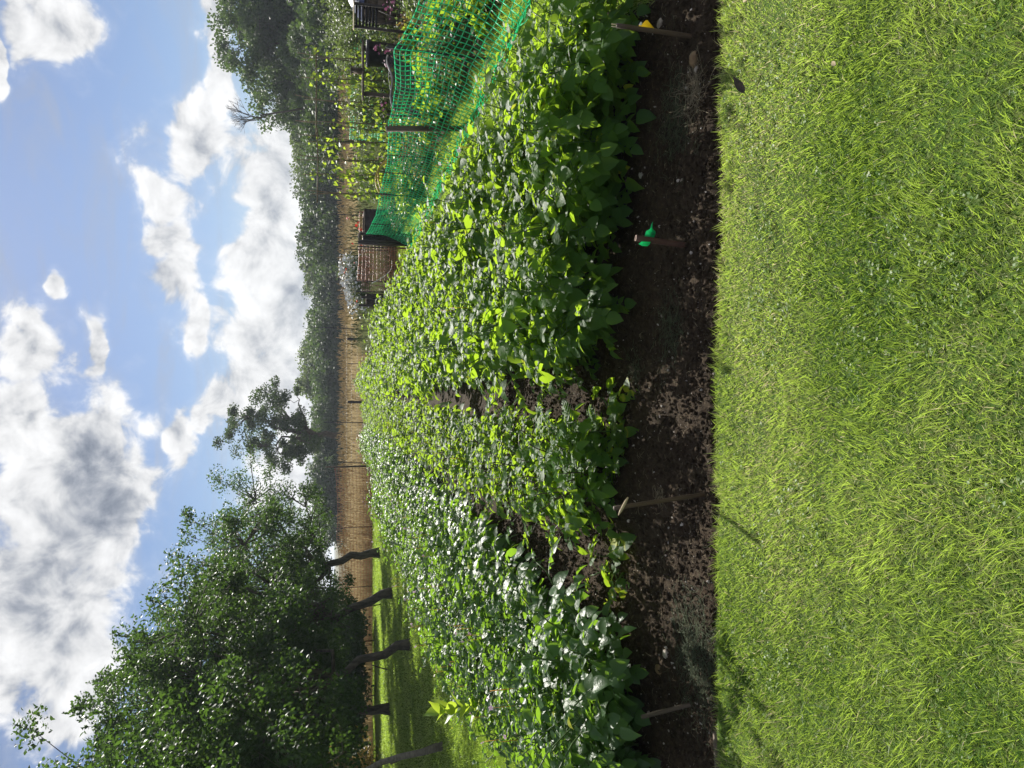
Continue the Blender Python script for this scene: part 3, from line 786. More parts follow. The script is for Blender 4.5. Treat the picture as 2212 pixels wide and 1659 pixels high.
# right stake (split bamboo) with a folded yellow tag
tA, bA, pA, axA = stake((1497, 79), (1332, 55), .0105, m_stake, 'split bamboo stake carrying the yellow tag at the right end of the bed', 'stake')
g = Geo()
for q, o_ in ((0, (.006, .004, 0)), (1, (-.006, .002, 0))):
    s0 = axA+np.array(o_); tube(g, [s0-axA*.05, s0+norm(axA)*.022], [.004, .002], 4)
g.obj('split_end', m_pale, tA)
YA = bA[1]-.012
def tagpts(L, Y): return [P(a, b, Y) for a, b in L]
def src(a, b): return (a/1.8228, b/1.8228)
def zt2(x, y): return src(2400+x*300/1270, 50+y*300/1270)
o = extrude_flag(tagpts([zt2(*q) for q in [(490, 250), (490, 210), (535, 195), (600, 128), (630, 122), (748, 262), (742, 298), (600, 270)]], YA+.03)).obj('plant_tag', m_ytag)
tag(o, 'folded yellow plastic tag tied to the bamboo stake', 'tag')
o2 = extrude_flag(tagpts([zt2(*q) for q in [(488, 205), (520, 152), (542, 158), (538, 212)]], YA+.028)).obj('tag_fold', m_white, o)
# middle stake: rusty pipe with the green tag
tB, bB, pB, axB = stake((1480, 530), (1374, 514), .0135, m_pipe, 'short rusty pipe stake carrying the green tag', 'stake', rim=m_rim)
def zt(x, y): return src(2480+x*220/1270, 850+y*220/1270)
YB = bB[1]+.03
o = extrude_flag(tagpts([zt(*q) for q in [(325, 480), (375, 340), (420, 320), (465, 290), (490, 180), (525, 128), (513, 200), (512, 285), (535, 315), (578, 345), (582, 400), (548, 500)]], YB)).obj('plant_tag', m_gtag)
tag(o, 'green plastic plant tag with a pointed tail wrapped round the pipe stake', 'tag')
g = Geo()
for (x0, y0, x1, y1, w) in ((440, 340, 440, 365, 0), (475, 330, 475, 360, 0), (510, 335, 510, 352, 0), (430, 374, 522, 378, 0), (440, 398, 560, 402, 0), (455, 420, 560, 425, 0), (465, 470, 500, 455, 0)):
    A_, B_ = P(*zt(x0, y0), YB-.0012), P(*zt(x1, y1), YB-.0012); cones(g, A_[None], B_[None], .0006, .0006, 4)
g.obj('lettering', m_black, o)
o3 = extrude_flag(tagpts([zt(*q) for q in [(200, 640), (265, 582), (470, 592), (450, 650), (400, 690), (280, 682)]], YB-.03)).obj('tag_flap', m_gtag, o)
g = Geo()
for i in range(6):
    x = 290+i*24; A_, B_ = P(*zt(x, 665), YB-.0315), P(*zt(x+22, 615), YB-.0315); cones(g, A_[None], B_[None], .0006, .0006, 4)
g.obj('lettering', m_black, o)
# third: wooden stake with pale peg; fourth: leaning stake at left
tC, bC, pC, axC = stake((1520, 1068), (1326, 1098), .0095, m_stake, 'thin wooden stake leaning left in front of the middle potato row', 'stake')
a_, b_ = src(1700+1425*.5425, 1500+845*.5425), src(1700+1355*.5425, 1500+975*.5425)
A_, B_ = P(*a_, bC[1]-.0), P(*b_, bC[1]-.02)
g = Geo(); tube(g, np.array([A_, (A_*.75+B_*.25), (A_+B_)/2, (A_*.25+B_*.75), B_])-A_, [.003, .0065, .006, .006, .002], 6); o = g.obj('peg', m_pale); o.location = A_
tag(o, 'pale wooden peg stuck across the thin wooden stake', 'peg')
stake((1498, 1520), (1386, 1549), .0095, m_timber, 'short dark wooden stake leaning left in front of the left potato bush', 'stake')
# lawn edging board, lower left
a_, b_ = G(1552, 1588), G(1558, 1700)
g = Geo(); box(g, (0, 0, 0), (np.linalg.norm(b_-a_), .018, .07), math.atan2(b_[1]-a_[1], b_[0]-a_[0])); o = g.obj('edging_board', m_timber); c = (a_+b_)/2; o.location = (c[0], c[1]+.03, -.03)
tag(o, 'narrow wooden board edging the lawn at the left', 'board')
# things lying on the lawn
def lying(px, py, L, W, mat, name, label, cat, rz, z=.035, curl=.3):
    p = G(px, py, z); g = Geo(); T, fs = leaf_template([.18, .3, .34, .25, .1, 0], [.12, .3, .5, .72, .9, 1.0], curl, .25, .02, 4)
    stamp(g, T, fs, np.zeros((1, 3)), np.array([[math.cos(rz), math.sin(rz), .25]]), np.array([[0, -.5, 1.]]), L, .5, W); 
    o = g.obj(name, mat); o.location = p; tag(o, label, cat)
lying(1608, 201, .075, .62, m_deadleaf, 'fallen_leaf', 'dark curled dead leaf lying on the lawn at the right', 'leaf', R(20), .03, -.3)
lying(1804, 142, .026, .8, m_pale, 'petal', 'small whitish petal lying on the lawn at the right', 'petal', R(30), .04)
lying(1613, 1, .03, .8, m_pale, 'fallen_leaf', 'small pale leaf on the lawn at the far right edge', 'leaf', R(60), .03)

# ------------------------------------------------------------------ trees
def limb(r, p0, p1, n, sag, wob):
    u = np.linspace(0, 1, n)[:, None]; pts = p0*(1-u)+p1*u
    pts += np.sin(u*np.pi)*np.array([0, 0, sag])
    w = r.normal(0, wob, (n, 3)); w[0] = w[-1] = 0
    return pts+w
def tree_geo(seed, H, rad, crown_h0, trunk_h, trunk_r, n_cl, n_leaf, lsize, tmpl, lean=(0, 0), cl_r=.45, droop=.2, squash=1.0, hollow=.35, nb=9, updir=.7):
    r = np.random.default_rng(seed); gt, gl = Geo(), Geo()
    top = np.array([lean[0], lean[1], trunk_h])
    n = 7; u = np.linspace(0, 1, n)
    pts = np.stack([lean[0]*u**1.4, lean[1]*u**1.4, trunk_h*u], -1)+np.concatenate([[[0, 0, 0]], r.normal(0, trunk_r*.35, (n-2, 3))*[1, 1, 0], [[0, 0, 0]]])
    pts[0, 2] = -.1
    tr = trunk_r*np.linspace(1, .72, n); tr[0] *= 1.35
    tube(gt, pts, tr, 9)
    cz = (crown_h0+H)/2; hz = (H-crown_h0)/2*squash
    # clump centres
    d = norm(r.normal(size=(n_cl, 3))); rr = (hollow+(1-hollow)*r.uniform(0, 1, n_cl)**.55)
    bumps = 1+.16*np.sin(d[:, 0]*5+seed)+.14*np.sin(d[:, 1]*6+seed*2+d[:, 2]*4)
    cc = d*rr[:, None]*bumps[:, None]*np.array([rad, rad, hz])+np.array([lean[0]*1.3, lean[1]*1.3, cz])
    cc[:, 2] = np.maximum(cc[:, 2], crown_h0*.9+.1*r.uniform(size=n_cl))
    # limbs to a few far clumps, twigs from limbs to the rest
    order = r.permutation(n_cl)[:nb]; nodes = [top]
    for i in order:
        tgt = cc[i]*.8+top*.2
        l = limb(r, top-[0, 0, trunk_h*.12*r.random()], tgt, 7, .1*rad, .05*rad)
        tube(gt, l, trunk_r*np.linspace(.55, .13, 7)*r.uniform(.8, 1.1), 6)
        nodes += list(l[2:])
    nodes = np.array(nodes)
    dist = np.linalg.norm(cc[:, None]-nodes[None], axis=-1); ni = dist.argmin(1)
    A = nodes[ni]; Mid = (A+cc)/2+r.normal(0, .06*rad, (n_cl, 3))
    cones(gt, A, Mid, trunk_r*.13, trunk_r*.09, 4); cones(gt, Mid, cc, trunk_r*.09, trunk_r*.03, 4)
    # leaves
    k = r.integers(0, n_cl, n_leaf); s = r.uniform(.6, 1.35, n_cl)[k]*cl_r
    off = norm(r.normal(size=(n_leaf, 3)))*(r.uniform(0, 1, (n_leaf, 1))**.45)*s[:, None]*[1, 1, .72]
    Pp = cc[k]+off
    outv = norm(Pp-np.array([lean[0], lean[1], cz-.2*hz]))
    D = norm(r.normal(size=(n_leaf, 3))*.8+outv*.7-[0, 0, droop])
    N = norm(r.normal(size=(n_leaf, 3))*.55+outv*.35+[0, 0, updir])
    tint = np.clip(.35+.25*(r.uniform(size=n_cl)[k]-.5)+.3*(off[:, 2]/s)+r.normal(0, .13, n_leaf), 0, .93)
    S = lsize*r.uniform(.65, 1.25, n_leaf)
    for q, T in enumerate(tmpl):
        m = (np.arange(n_leaf) % len(tmpl)) == q
        stamp(gl, *T, Pp[m], D[m], N[m], S[m], tint[m], r.uniform(.85, 1.25, m.sum()))
    # stray twigs that break the outline
    return gt, gl, cc
def sprigs(gt, gl, r, cc, n, L, lsize, tmpl, ctr):
    far = cc[np.argsort(-(cc[:, 2]+np.linalg.norm(cc[:, :2]-ctr[:2], axis=1)*.4))[:max(n, 3)]]
    for c in far[:n]:
        d = norm(norm(c-ctr)+np.array([0, 0, .8])+r.normal(0, .25, 3)); l = limb(r, c, c+d*L*r.uniform(.6, 1.2), 7, 0, .015)
        tube(gt, l, np.linspace(.006, .002, 7), 4)
        m = 26; q = r.uniform(.25, 1, m); Pp = np.stack([np.interp(q, np.linspace(0, 1, 7), l[:, i]) for i in range(3)], -1)
        D = norm(r.normal(size=(m, 3))+d*.8); N = norm(r.normal(size=(m, 3))*.5+[0, 0, 1])
        stamp(gl, *tmpl[0], Pp, D, N, lsize*r.uniform(.6, 1.1, m), r.uniform(.3, .9, m))

def apple(seed, name, label, cat, loc, H, rad, h0, th, tr, lean, n_cl=230, n_leaf=30000, ls=.075, bark=m_bark, rz=0, spr=22, hollow=.3, cl_r=.42, mat=m_apple, droop=.2):
    gt, gl, cc = tree_geo(seed, H, rad, h0, th, tr, n_cl, int(n_leaf*1.45), ls, APL, lean, cl_r=cl_r, hollow=hollow, nb=10, droop=droop)
    sprigs(gt, gl, np.random.default_rng(seed+9), cc, spr, .36, ls, APL, np.array([lean[0], lean[1], (H+h0)/2]))
    t = thing(name, label, cat, loc, rz)
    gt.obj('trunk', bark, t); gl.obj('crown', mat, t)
    return t
# front line of the orchard
apple(101, 'apple_tree', 'slender bent young apple tree at the near end of the orchard row, with pale bark', 'tree', (-5.15, 11.0, 0), 4.7, 2.1, 1.35, 1.75, .05, (-.55, .1), 120, 17000, .08, m_slim, spr=14)
apple(102, 'apple_tree', 'apple tree with a straight leaning trunk, second in the orchard row', 'tree', (-5.15, 15.6, 0), 6.1, 2.85, 1.0, 1.55, .10, (-.55, 0), n_leaf=38000)
apple(103, 'apple_tree', 'apple tree with a thick dark leaning trunk, third in the orchard row', 'tree', (-5.3, 20.4, 0), 6.2, 3.1, 1.0, 1.6, .13, (-.6, 0), n_leaf=30000)
apple(104, 'apple_tree', 'farthest apple tree of the orchard row, its low bough hanging over the orange mesh', 'tree', (-5.35, 26.0, 0), 6.2, 3.3, 1.1, 1.9, .15, (-.35, 0), n_leaf=30000)
apple(105, 'apple_tree', 'apple tree with a forked dark trunk in the shaded back row of the orchard', 'tree', (-8.8, 21.3, 0), 6.8, 3.2, 1.1, 1.5, .14, (.1, 0), n_leaf=26000, ls=.085)
apple(106, 'apple_tree', 'apple tree with a thick short trunk at the left edge, behind the slender one', 'tree', (-8.6, 16.8, 0), 7.2, 3.2, 1.1, 1.5, .17, (-.1, 0), n_leaf=30000, ls=.085)
apple(107, 'apple_tree', 'tall leafy apple tree filling the left edge between the nearest and second trunks', 'tree', (-7.6, 13.6, 0), 6.4, 2.6, 1.25, 1.7, .09, (0, 0), 130, 22000, .08, spr=16)
# tree stakes
for (a, b_, lab) in (((823, 1305), (752, 1318), 'thin straight tree stake standing on the shaded lawn behind the third apple tree'), ((838, 1448), (802, 1436), 'short thin stake leaning on the shaded lawn behind the second apple tree'), ((940, 1606), (843, 1650), 'long thin prop leaning away from the slender apple tree')):
    b0 = G(*a); t0 = P(*b_, b0[1]); g = Geo(); tube(g, [(0, 0, -.05), (t0-b0)*.5, t0-b0], [.02, .018, .016], 6)
    o = g.obj('stake', m_timber); o.location = b0; tag(o, lab, 'stake')

# shrubs and hedge behind the orchard
def bush(seed, H, rad, n_leaf, ls, tmpl, n_cl=60, cl_r=.3, tr=.02):
    return tree_geo(seed, H, rad, .08, .2*H, tr, n_cl, n_leaf, ls, tmpl, cl_r=cl_r, hollow=.2, nb=6)[:2]
def mk_bush(name, label, cat, loc, H, rad, n, ls, mat, seed, tmpl=DIA, n_cl=60, cl_r=.3, group=None, stem=m_bark):
    gt, gl = bush(seed, H, rad, n, ls, tmpl, n_cl, cl_r)
    t = thing(name, label, cat, loc, 0, group); gt.obj('stems', stem, t); gl.obj('foliage', mat, t); return t
# hedge line (back left)
h0 = mk_bush('hedge_shrub', 'dark green shrub in the hedge behind the orchard lawn', 'shrub', (-9.4, 29.3, 0), 2.3, 1.5, 9000, .12, m_wood, 201, n_cl=80, cl_r=.55, group='dark hedge shrubs behind the orchard')
for i, (x, y, s) in enumerate([(-11.4, 29.0, 1.1), (-13.3, 28.6, 1.0), (-15.2, 28.3, 1.15), (-17.1, 28, 1.1), (-19, 27.5, 1.2), (-12.8, 25.6, .8), (-14.6, 25.2, .95)]):
    dup(h0, None, (x, y, 0), i*1.7, s)
mk_bush('hedge_shrub', 'orange brown leaved shrub in the shade at the left edge', 'shrub', (-11.3, 23.5, 0), 2.3, 1.0, 6000, .07, m_redveg, 203, n_cl=50, cl_r=.35)

# woods -------------------------------------------------------------
def wood_proto(seed, H, rad, n, ls, mat, h0=.6, hollow=.25, cl_r=1.3, n_cl=90, nb=10, tr=.3):
    gt, gl, cc = tree_geo(seed, H, rad, h0, H*.3, tr, n_cl, n, ls, DIA, cl_r=cl_r, hollow=hollow, nb=nb, droop=.1, updir=.5)
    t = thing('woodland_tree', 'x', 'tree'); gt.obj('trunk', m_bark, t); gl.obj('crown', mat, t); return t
wp = [wood_proto(301+i, 12, 5.2, 21000, .30, m_wood) for i in range(2)]
wm = [wood_proto(311+i, 8, 4.2, 9000, .34, [m_wood, m_woodp, m_woodp][i], cl_r=1.2, n_cl=70) for i in range(3)]
usedp = set()
def putw(p, lab, x, y, s, grp=None, z=-.15, rz=None):
    rz = random.uniform(0, 6.28) if rz is None else rz
    if p.name not in usedp: usedp.add(p.name); place(p, lab, (x, y, z), rz, s, grp); o = p
    else: o = dup(p, lab, (x, y, z), rz, s, grp)
    if not grp and 'group' in o: del o['group']
    return o
def XD(py, Y, px=720): return P(px, py, Y)[0]
# right-hand wood: near tall trees at about 55 m
G1 = 'tall dark trees of the right-hand wood'
for i, (py, Y, tv) in enumerate([(-190, 58, 470), (-30, 56, 478), (120, 58, 492), (60, 66, 480), (225, 62, 560), (205, 55, 620), (-110, 70, 500), (110, 50, 620)]):
    H = (720-tv)/1597*Y/.985+CAM_H; s = H/12.4
    putw(wp[i % 2], 'tall dark green tree in the wood beyond the field, right of the dead branches', XD(py, Y), Y, (s, s, s), G1)
G2 = 'mid height trees stepping down from the right-hand wood'
for i, (py, Y, tv) in enumerate([(300, 78, 622), (355, 84, 628), (410, 80, 640), (455, 90, 662), (500, 95, 666)]):
    H = (720-tv)/1597*Y/.985+CAM_H; s = H/8.3
    putw(wm[[2, 1, 0][i % 3]], 'rounded green tree in the middle of the wood behind the bean canes', XD(py, Y), Y, (s*1.1, s*1.1, s), G2)
G3 = 'low far trees along the field edge'
i = 0; py = 525
while py < 1130:
    Y = random.uniform(92, 112); tv = 666+12*math.sin(py*.021)+random.uniform(-10, 14)
    if py > 840: tv = 690+random.uniform(-8, 8)
    if 560 < py < 640: tv = 662
    if 640 < py < 690: tv += 12
    H = (720-tv)/1597*Y/.985+CAM_H+.6; s = H/8.3
    putw(wm[i % 3], 'low green tree in the far line of wood along the field edge', XD(py, Y), Y, (s*1.05, s*1.05, s), G3); i += 1
    py += random.uniform(24, 34)
G4 = 'dark undergrowth bushes at the foot of the wood'
ub = mk_bush('undergrowth_bush', 'dark undergrowth bush along the foot of the wood behind the field', 'shrub', (0, 70, 0), 3.2, 3.0, 6000, .25, m_wood, 321, n_cl=60, cl_r=.9, group=G4)
k_ = 0
for py in range(-260, 1160, 42):
    Y = 48 if py < 260 else 74 if py < 520 else 84
    loc = (XD(py+random.uniform(-10, 10), Y), Y+random.uniform(-2, 2), -.15)
    s = random.uniform(.6, 1.35)*(1.0 if Y < 60 else 1.15)
    if k_ == 0: place(ub, None, loc, 0, s)
    else: dup(ub, None, loc, random.uniform(0, 6), s)
    k_ += 1
# more wood behind the orchard
for i, (x, y, s) in enumerate([(-30, 78, 1.0), (-37, 74, 1.1), (-44, 70, 1.1), (-24, 84, .9), (-52, 66, 1.1)]):
    putw(wp[i % 2], 'tall tree of the wood hidden mostly behind the orchard', x, y, s, 'woodland trees behind the orchard')
# lone open tree with visible limbs
def lone():
    Y = 60; x = XD(945, Y); Hh = (720-505)/1597*Y/.985+CAM_H
    gt, gl, cc = tree_geo(404, Hh, 3.5, 2.6, 3.4, .28, 90, 20000, .16, DIA, (.3, 0), cl_r=.62, hollow=.5, nb=16, droop=.1, updir=.4)
    t = thing('open_crowned_tree', 'lone tall tree with a thin open crown and dark limbs showing against the clouds', 'tree', (x, Y, -.15))
    gt.obj('trunk', m_bark, t); gl.obj('crown', m_wood, t)
lone()
def dead_branches():
    r = np.random.default_rng(8); b = P(640, 250, 54); g = Geo()
    def rec(p, d, L, rad, depth):
        if depth == 0: return
        e = p+d*L; cones(g, p[None], e[None], rad, rad*.65, 4)
        for _ in range(3 if depth > 2 else 2):
            rec(e, norm(d+r.normal(0, .5, 3)*[1, .6, .8]+[0, 0, .12]), L*r.uniform(.62, .85), rad*.6, depth-1)
    base = np.array([0., 0, 0]); rec(base, norm(np.array([-.25, 0, 1.])), 5.2, .14, 1)
    for q in range(4): rec(np.array([-1.2-.15*q, 0, 4.3+.25*q]), norm(np.array([-.6+.3*q, 0, 1.])), 1.2, .07, 5)
    g.obj; o = g.obj('dead_tree', m_deadleaf); o.location = (b[0]+.6, b[1], 3.4); o.scale = (.62, .62, .62)
    tag(o, 'bare dead tree with antler like branches at the left shoulder of the tall wood', 'tree')
dead_branches()

# ------------------------------------------------------------------ meadow
def meadow():
    def patch(n, fx, y0, y1, H, W, mat, t0, heads, pw=1.0):
        g = Geo()
        Y = y0+(y1-y0)*rng.uniform(0, 1, n)**pw; u = rng.uniform(0, 1, n); lo, hi = fx(Y)
        X = lo+(hi-lo)*u
        h = H*rng.uniform(.62, 1.08, n)*(.85+.3*fbm(X*.4, Y*.4, 131, 3)); lean = np.abs(rng.normal(0, .2, n)); a = rng.uniform(0, 6.28, n)
        t = np.clip(t0+.9*(fbm(X*.3, Y*.3, 141, 3)-.5)+rng.normal(0, .18, n), 0, .93)
        z = np.full(n, -.15)
        blades(g, X, Y, z, h, np.full(n, W)*rng.uniform(.6, 1.4, n), lean, a, t, .25)
        if heads:
            k = rng.uniform(size=n) < heads
            D = np.stack([np.cos(a)*np.sin(lean), np.sin(a)*np.sin(lean), np.cos(lean)], -1)[k]
            tip = np.stack([X, Y, z], -1)[k]+D*h[k, None]*.97
            cones(g, tip, tip+(D+rng.normal(0, .25, D.shape))*.16, .022, .006, 3, np.clip(t[k]+.25, 0, .93))
        return g.obj('meadow_grass', mat)
    fx = lambda Y: (-.62*Y-2, .60*Y+2)
    tag(patch(70000, fx, 31.0, 48, 1.28, .016, m_straw, .45, .12, 1.6), kind='stuff')
    tag(patch(16000, lambda Y: (1.8+0*Y, 10+.2*Y), 20.5, 31, 1.05, .014, m_meadow, .35, .08), kind='stuff')
    tag(patch(9000, lambda Y: (1.6+0*Y, 4.4+0*Y), 18.2, 21, .85, .014, m_meadow, .05, 0), kind='stuff')
meadow()

# ------------------------------------------------------------------ nets and fences
def grid_net(nu, nv, fn, rad, n=3, drop=0.0, r=None):
    """net of square cells; fn(u, v) -> point; u along, v up"""
    g = Geo(); U, V = np.meshgrid(np.linspace(0, 1, nu), np.linspace(0, 1, nv), indexing='ij')
    Pn = fn(U, V)
    A = np.concatenate([Pn[:-1].reshape(-1, 3), Pn[:, :-1].reshape(-1, 3)]); B = np.concatenate([Pn[1:].reshape(-1, 3), Pn[:, 1:].reshape(-1, 3)])
    if drop:
        k = (r or rng).uniform(size=len(A)) > drop; A, B = A[k], B[k]
    cones(g, A, B, rad, rad, n)
    return g, Pn
def green_net():
    posts = [(3.42, 5.6), (3.42, 7.25), (3.36, 9.05), (3.30, 12.1), (3.36, 15.2)]
    posts = np.array(posts); L = np.concatenate([[0], np.cumsum(np.linalg.norm(np.diff(posts, axis=0), axis=1))]); L /= L[-1]
    tops = np.array([.80, .98, .90, .82, .90])
    t = thing('green_net', 'long green plastic mesh fence beside the vegetable plot', 'net', (0, 0, 0))
    def fn(U, V):
        x = np.interp(U, L, posts[:, 0]); y = np.interp(U, L, posts[:, 1])
        # sag between posts
        seg = np.searchsorted(L, U, side='right')-1; seg = np.clip(seg, 0, len(L)-2)
        q = (U-L[seg])/(L[seg+1]-L[seg]); top = np.interp(U, L, tops)-.055*np.sin(np.pi*q)
        vv = V**.8
        z = .02+(top-.02)*vv + .02*(fbm(U*40, V*4, 151, 2)-.5)
        x = x+.10*(fbm(U*9, V*2.2, 161, 3)-.5)-.22*(1-V)**3*(.5+fbm(U*6, V, 171, 2)) + .02*(fbm(U*60, V*9, 181, 2)-.5)
        y = y+.08*(fbm(U*14, V*3, 191, 3)-.5)
        return np.stack([x, y, z], -1)
    g, _ = grid_net(96, 15, fn, .0056)
    g.obj('mesh', m_net, t)
    # fold of spare netting lying at the foot
    def fn2(U, V):
        x = np.interp(U, L, posts[:, 0])-.20-.22*V+.08*fbm(U*30, V*4, 201, 3); y = np.interp(U, L, posts[:, 1])+.05*fbm(U*40, V*6, 211, 2)
        return np.stack([x, y, .02+.14*np.abs(fbm(U*26, V*5, 221, 3)-.35)], -1)
    g, _ = grid_net(80, 5, fn2, .0045); g.obj('mesh_fold', m_net, t)
    # posts are their own things
    labs = ['slim black post at the near right edge holding the green net', 'slim black post with a pointed top, second along the green net', None, 'thin dark post far along the green net, before its last section', None]
    for (x, y), h, lb in zip(posts, tops, labs):
        if lb:
            g = Geo(); tube(g, [(0, 0, -.1), (0, 0, h*.5), (.01, 0, h+.07)], .011, 6); o = g.obj('fence_post', m_steel); o.location = (x, y, 0); tag(o, lb, 'post')
    b = G(985, 228); tp = P(836, 258, 9.0)
    g = Geo(); box(g, (0, 0, .46), (.055, .055, 1.0)); box(g, (0, 0, .475), (.06, .06, .97), 0) if False else None
    o = g.obj('fence_post', m_timber); o.location = (3.36, 9.05, -.03); o.rotation_euler = (0, R(-5), 0)
    tag(o, 'square wooden post leaning in the middle of the green net', 'post')
    for (px, py, y) in ((845, 325, 10.2), (850, 361, 11.0), (830, 449, 13.2), (840, 485, 14.3)):
        x = 3.33; g = Geo(); tube(g, [(0, 0, -.05), (0, 0, .9)], .006, 5); o = g.obj('net_stake', m_steel); o.location = (x, y, 0)
        tag(o, 'very thin dark rod threaded through the green net', 'stake', 'thin rods in the green net')
green_net()

def bean_frame(x0, x1, Y, n, name_lab, z=1.87, seed=0):
    r = np.random.default_rng(seed)
    t = thing('cane_frame', f'frame of tall thin garden canes with a crossbar {name_lab}', 'cane frame', ((x0+x1)/2, Y, 0))
    cx = (x0+x1)/2; xs = np.linspace(x0, x1, n)-cx
    g = Geo(); tube(g, [(xs[0]-.2, 0, z), (0, 0, z-.01), (xs[-1]+.2, 0, z)], .012, 5); g.obj('crossbar', m_cane, t)
    out = []
    for x in xs:
        for s in (-1, 1):
            g = Geo(); b = np.array([x+r.normal(0, .03), s*.28, -.05]); e = np.array([x+r.normal(0, .05), -s*.04*r.uniform(.5, 1.5), z+.28*r.uniform(.3, 1.4)])
            tube(g, [b, (b+e)/2+r.normal(0, .01, 3), e], [.011, .010, .007], 5); g.obj('cane', m_cane, t)
            out.append((b+[cx, Y, 0], e+[cx, Y, 0]))
    return out
def bean_plant(b, e, seed, label, full=1.0):
    r = np.random.default_rng(seed); g, s = Geo(), Geo(); m = 40; w = np.linspace(0, full, m); d = e-b
    a = w*22+r.uniform(0, 6); pts = d*w[:, None]+np.stack([np.cos(a), np.sin(a), 0*a], -1)*.02
    tube(s, pts, .004, 4, .6)
    n = int(84*full); q = r.uniform(.04, full, n)**1.15; Pp = d*q[:, None]; aa = r.uniform(0, 6.28, n)
    o_ = np.stack([np.cos(aa), np.sin(aa), r.uniform(-.2, .4, n)], -1); Pp = Pp+o_*r.uniform(.03, .17, n)[:, None]
    cones(s, d*q[:, None], Pp, .002, .0015, 3, .6)
    D = norm(o_+np.array([0, 0, -.7])); N = norm(o_*.8+r.normal(0, .3, (n, 3))+[0, -.2, .4])
    S = .13*(1-.5*q/max(full, .01))*r.uniform(.7, 1.25, n)
    stamp(g, *BEAN[0], Pp, D, N, S, np.clip(r.normal(.55, .2, n), 0, .9))
    t = thing('bean_plant', label, 'bean plant', tuple(b), 0, 'climbing beans on the cane frames')
    s.obj('vine', m_stem, t); g.obj('leaves', m_bean, t)
canes = bean_frame(5.2, 6.5, 14.4, 4, 'on the right, nearer the black bin', 1.87, 1)
canes2 = bean_frame(3.85, 4.85, 14.2, 4, 'on the left, behind the green net', 1.84, 2)
for i, (b, e) in enumerate(canes+canes2):
    bean_plant(b, e, 500+i, 'climbing bean plant with pale green heart shaped leaves winding up a cane', random.uniform(.75, 1.02) if i % 3 else .6)

# allotment vegetables behind the net
VG = [('vegetable_plant', m_redveg, .34, .26, 500, .07, 'low reddish leafy vegetable plant behind the green net'),
      ('vegetable_plant', m_bean, .40, .30, 520, .09, 'bright green leafy vegetable plant behind the green net'),
      ('vegetable_plant', m_shrub, .55, .33, 900, .05, 'fine leaved greyish plant behind the green net'),
      ('vegetable_plant', m_pot, .5, .36, 600, .08, 'dark leafy vegetable plant behind the green net')]
vp = []
for i, (nm, mt, H, rd, n, ls, lb) in enumerate(VG):
    vp.append(mk_bush(nm, lb, 'plant', (4, 6, 0), H, rd, n, ls, mt, 600+i, APL, 18, .14, group=lb.replace(' plant behind', 's behind'), stem=m_stem))
used2 = set(); j = 0
for y in np.arange(6.3, 16.2, .62):
    for x in np.arange(3.85, 3.95+.30*(y-2), .62):
        if x > .58*y+.2: continue
        q = [1, 0, 1, 3, 2, 0, 1, 2][(j*7+int(y*3)) % 8]
        loc = (x+random.uniform(-.15, .15), y+random.uniform(-.15, .15), -.04); s = random.uniform(.75, 1.25)
        if q not in used2: used2.add(q); place(vp[q], None, loc, 0, s)
        else: dup(vp[q], None, loc, random.uniform(0, 6), s)
        j += 1
# tall feathery shrubs behind the plot
sb = mk_bush('feathery_shrub', 'tall pale feathery shrub behind the vegetable plot', 'shrub', (9, 17, 0), 1.75, .55, 5200, .045, m_shrub, 640, DIA, 60, .2, group='pale feathery shrubs behind the vegetable plot')
place(sb, None, (XD(120, 15.5)-.15, 15.5, -.05), 0, 1.0)
for i, (py, Y, s) in enumerate([(5, 14.5, 1.0), (-25, 15, 1.15), (90, 17.5, 1.0), (105, 19, 1.05), (40, 19.5, 1.1), (205, 15.2, .82), (232, 15.6, .85), (180, 16.2, .8), (395, 15.5, .72), (380, 16.5, .75), (345, 17.5, .7), (-60, 14, 1.2)]):
    dup(sb, None, (XD(py, Y), Y, -.05), i*1.3, s)

# pink flowers
def flower_clump(name, label, loc, n, h, spread, mat, fs, seed, stemh=True, group=None, cat='flowers'):
    r = np.random.default_rng(seed); g, s = Geo(), Geo()
    b = np.stack([r.normal(0, spread*.5, n), r.normal(0, spread*.5, n), np.zeros(n)], -1); e = b*[1.3, 1.3, 1]+np.stack([r.normal(0, .03, n), r.normal(0, .03, n), h*r.uniform(.7, 1.1, n)], -1)
    cones(s, b, e, .004, .003, 3, .5)
    m = 5; k = np.repeat(np.arange(n), m); a = np.tile(np.arange(m)*2*np.pi/m, n)
    ax = norm(r.normal(0, .5, (n, 3))+[0, -.5, .8])[k]; u = norm(np.cross(ax, [0, 1, .2])); v = np.cross(ax, u)
    D = u*np.cos(a)[:, None]+v*np.sin(a)[:, None]
    stamp(g, *DIA[0], e[k], D, ax, fs*r.uniform(.8, 1.2, n)[k], .5, 1.5)
    lv = 6*n; q = r.integers(0, n, lv); w = r.uniform(.1, .9, lv)[:, None]
    heads = []
    if n <= 30:
        for i in range(n):
            gi = Geo(); w_ = slice(i*m, i*m+m)
            stamp(gi, *DIA[0], e[k][w_], D[w_]+.0, ax[w_], fs*r.uniform(.5, 1.0), .5, 1.5); heads.append(gi)
    gl = Geo(); stamp(gl, *APL[0], b[q]*(1-w)+e[q]*w, norm(r.normal(size=(lv, 3))+[0, 0, .4]), norm(r.normal(size=(lv, 3))+[0, 0, 1]), .06, .4)
    t = thing(name, label, cat, loc, 0, group); s.obj('stems', m_stem, t); gl.obj('leaves', m_shrub, t)
    if heads:
        for gi in heads: gi.obj('flower', mat, t)
    else: tag(g.obj('flowers', mat, t), kind='stuff')
    return t
pp = P(818, 106, 12.0); flower_clump('pink_flowers', 'clump of magenta flowers in front of the black bin', (pp[0], 12.0, 0), 18, pp[2]+.02, .10, m_pink, .035, 1)
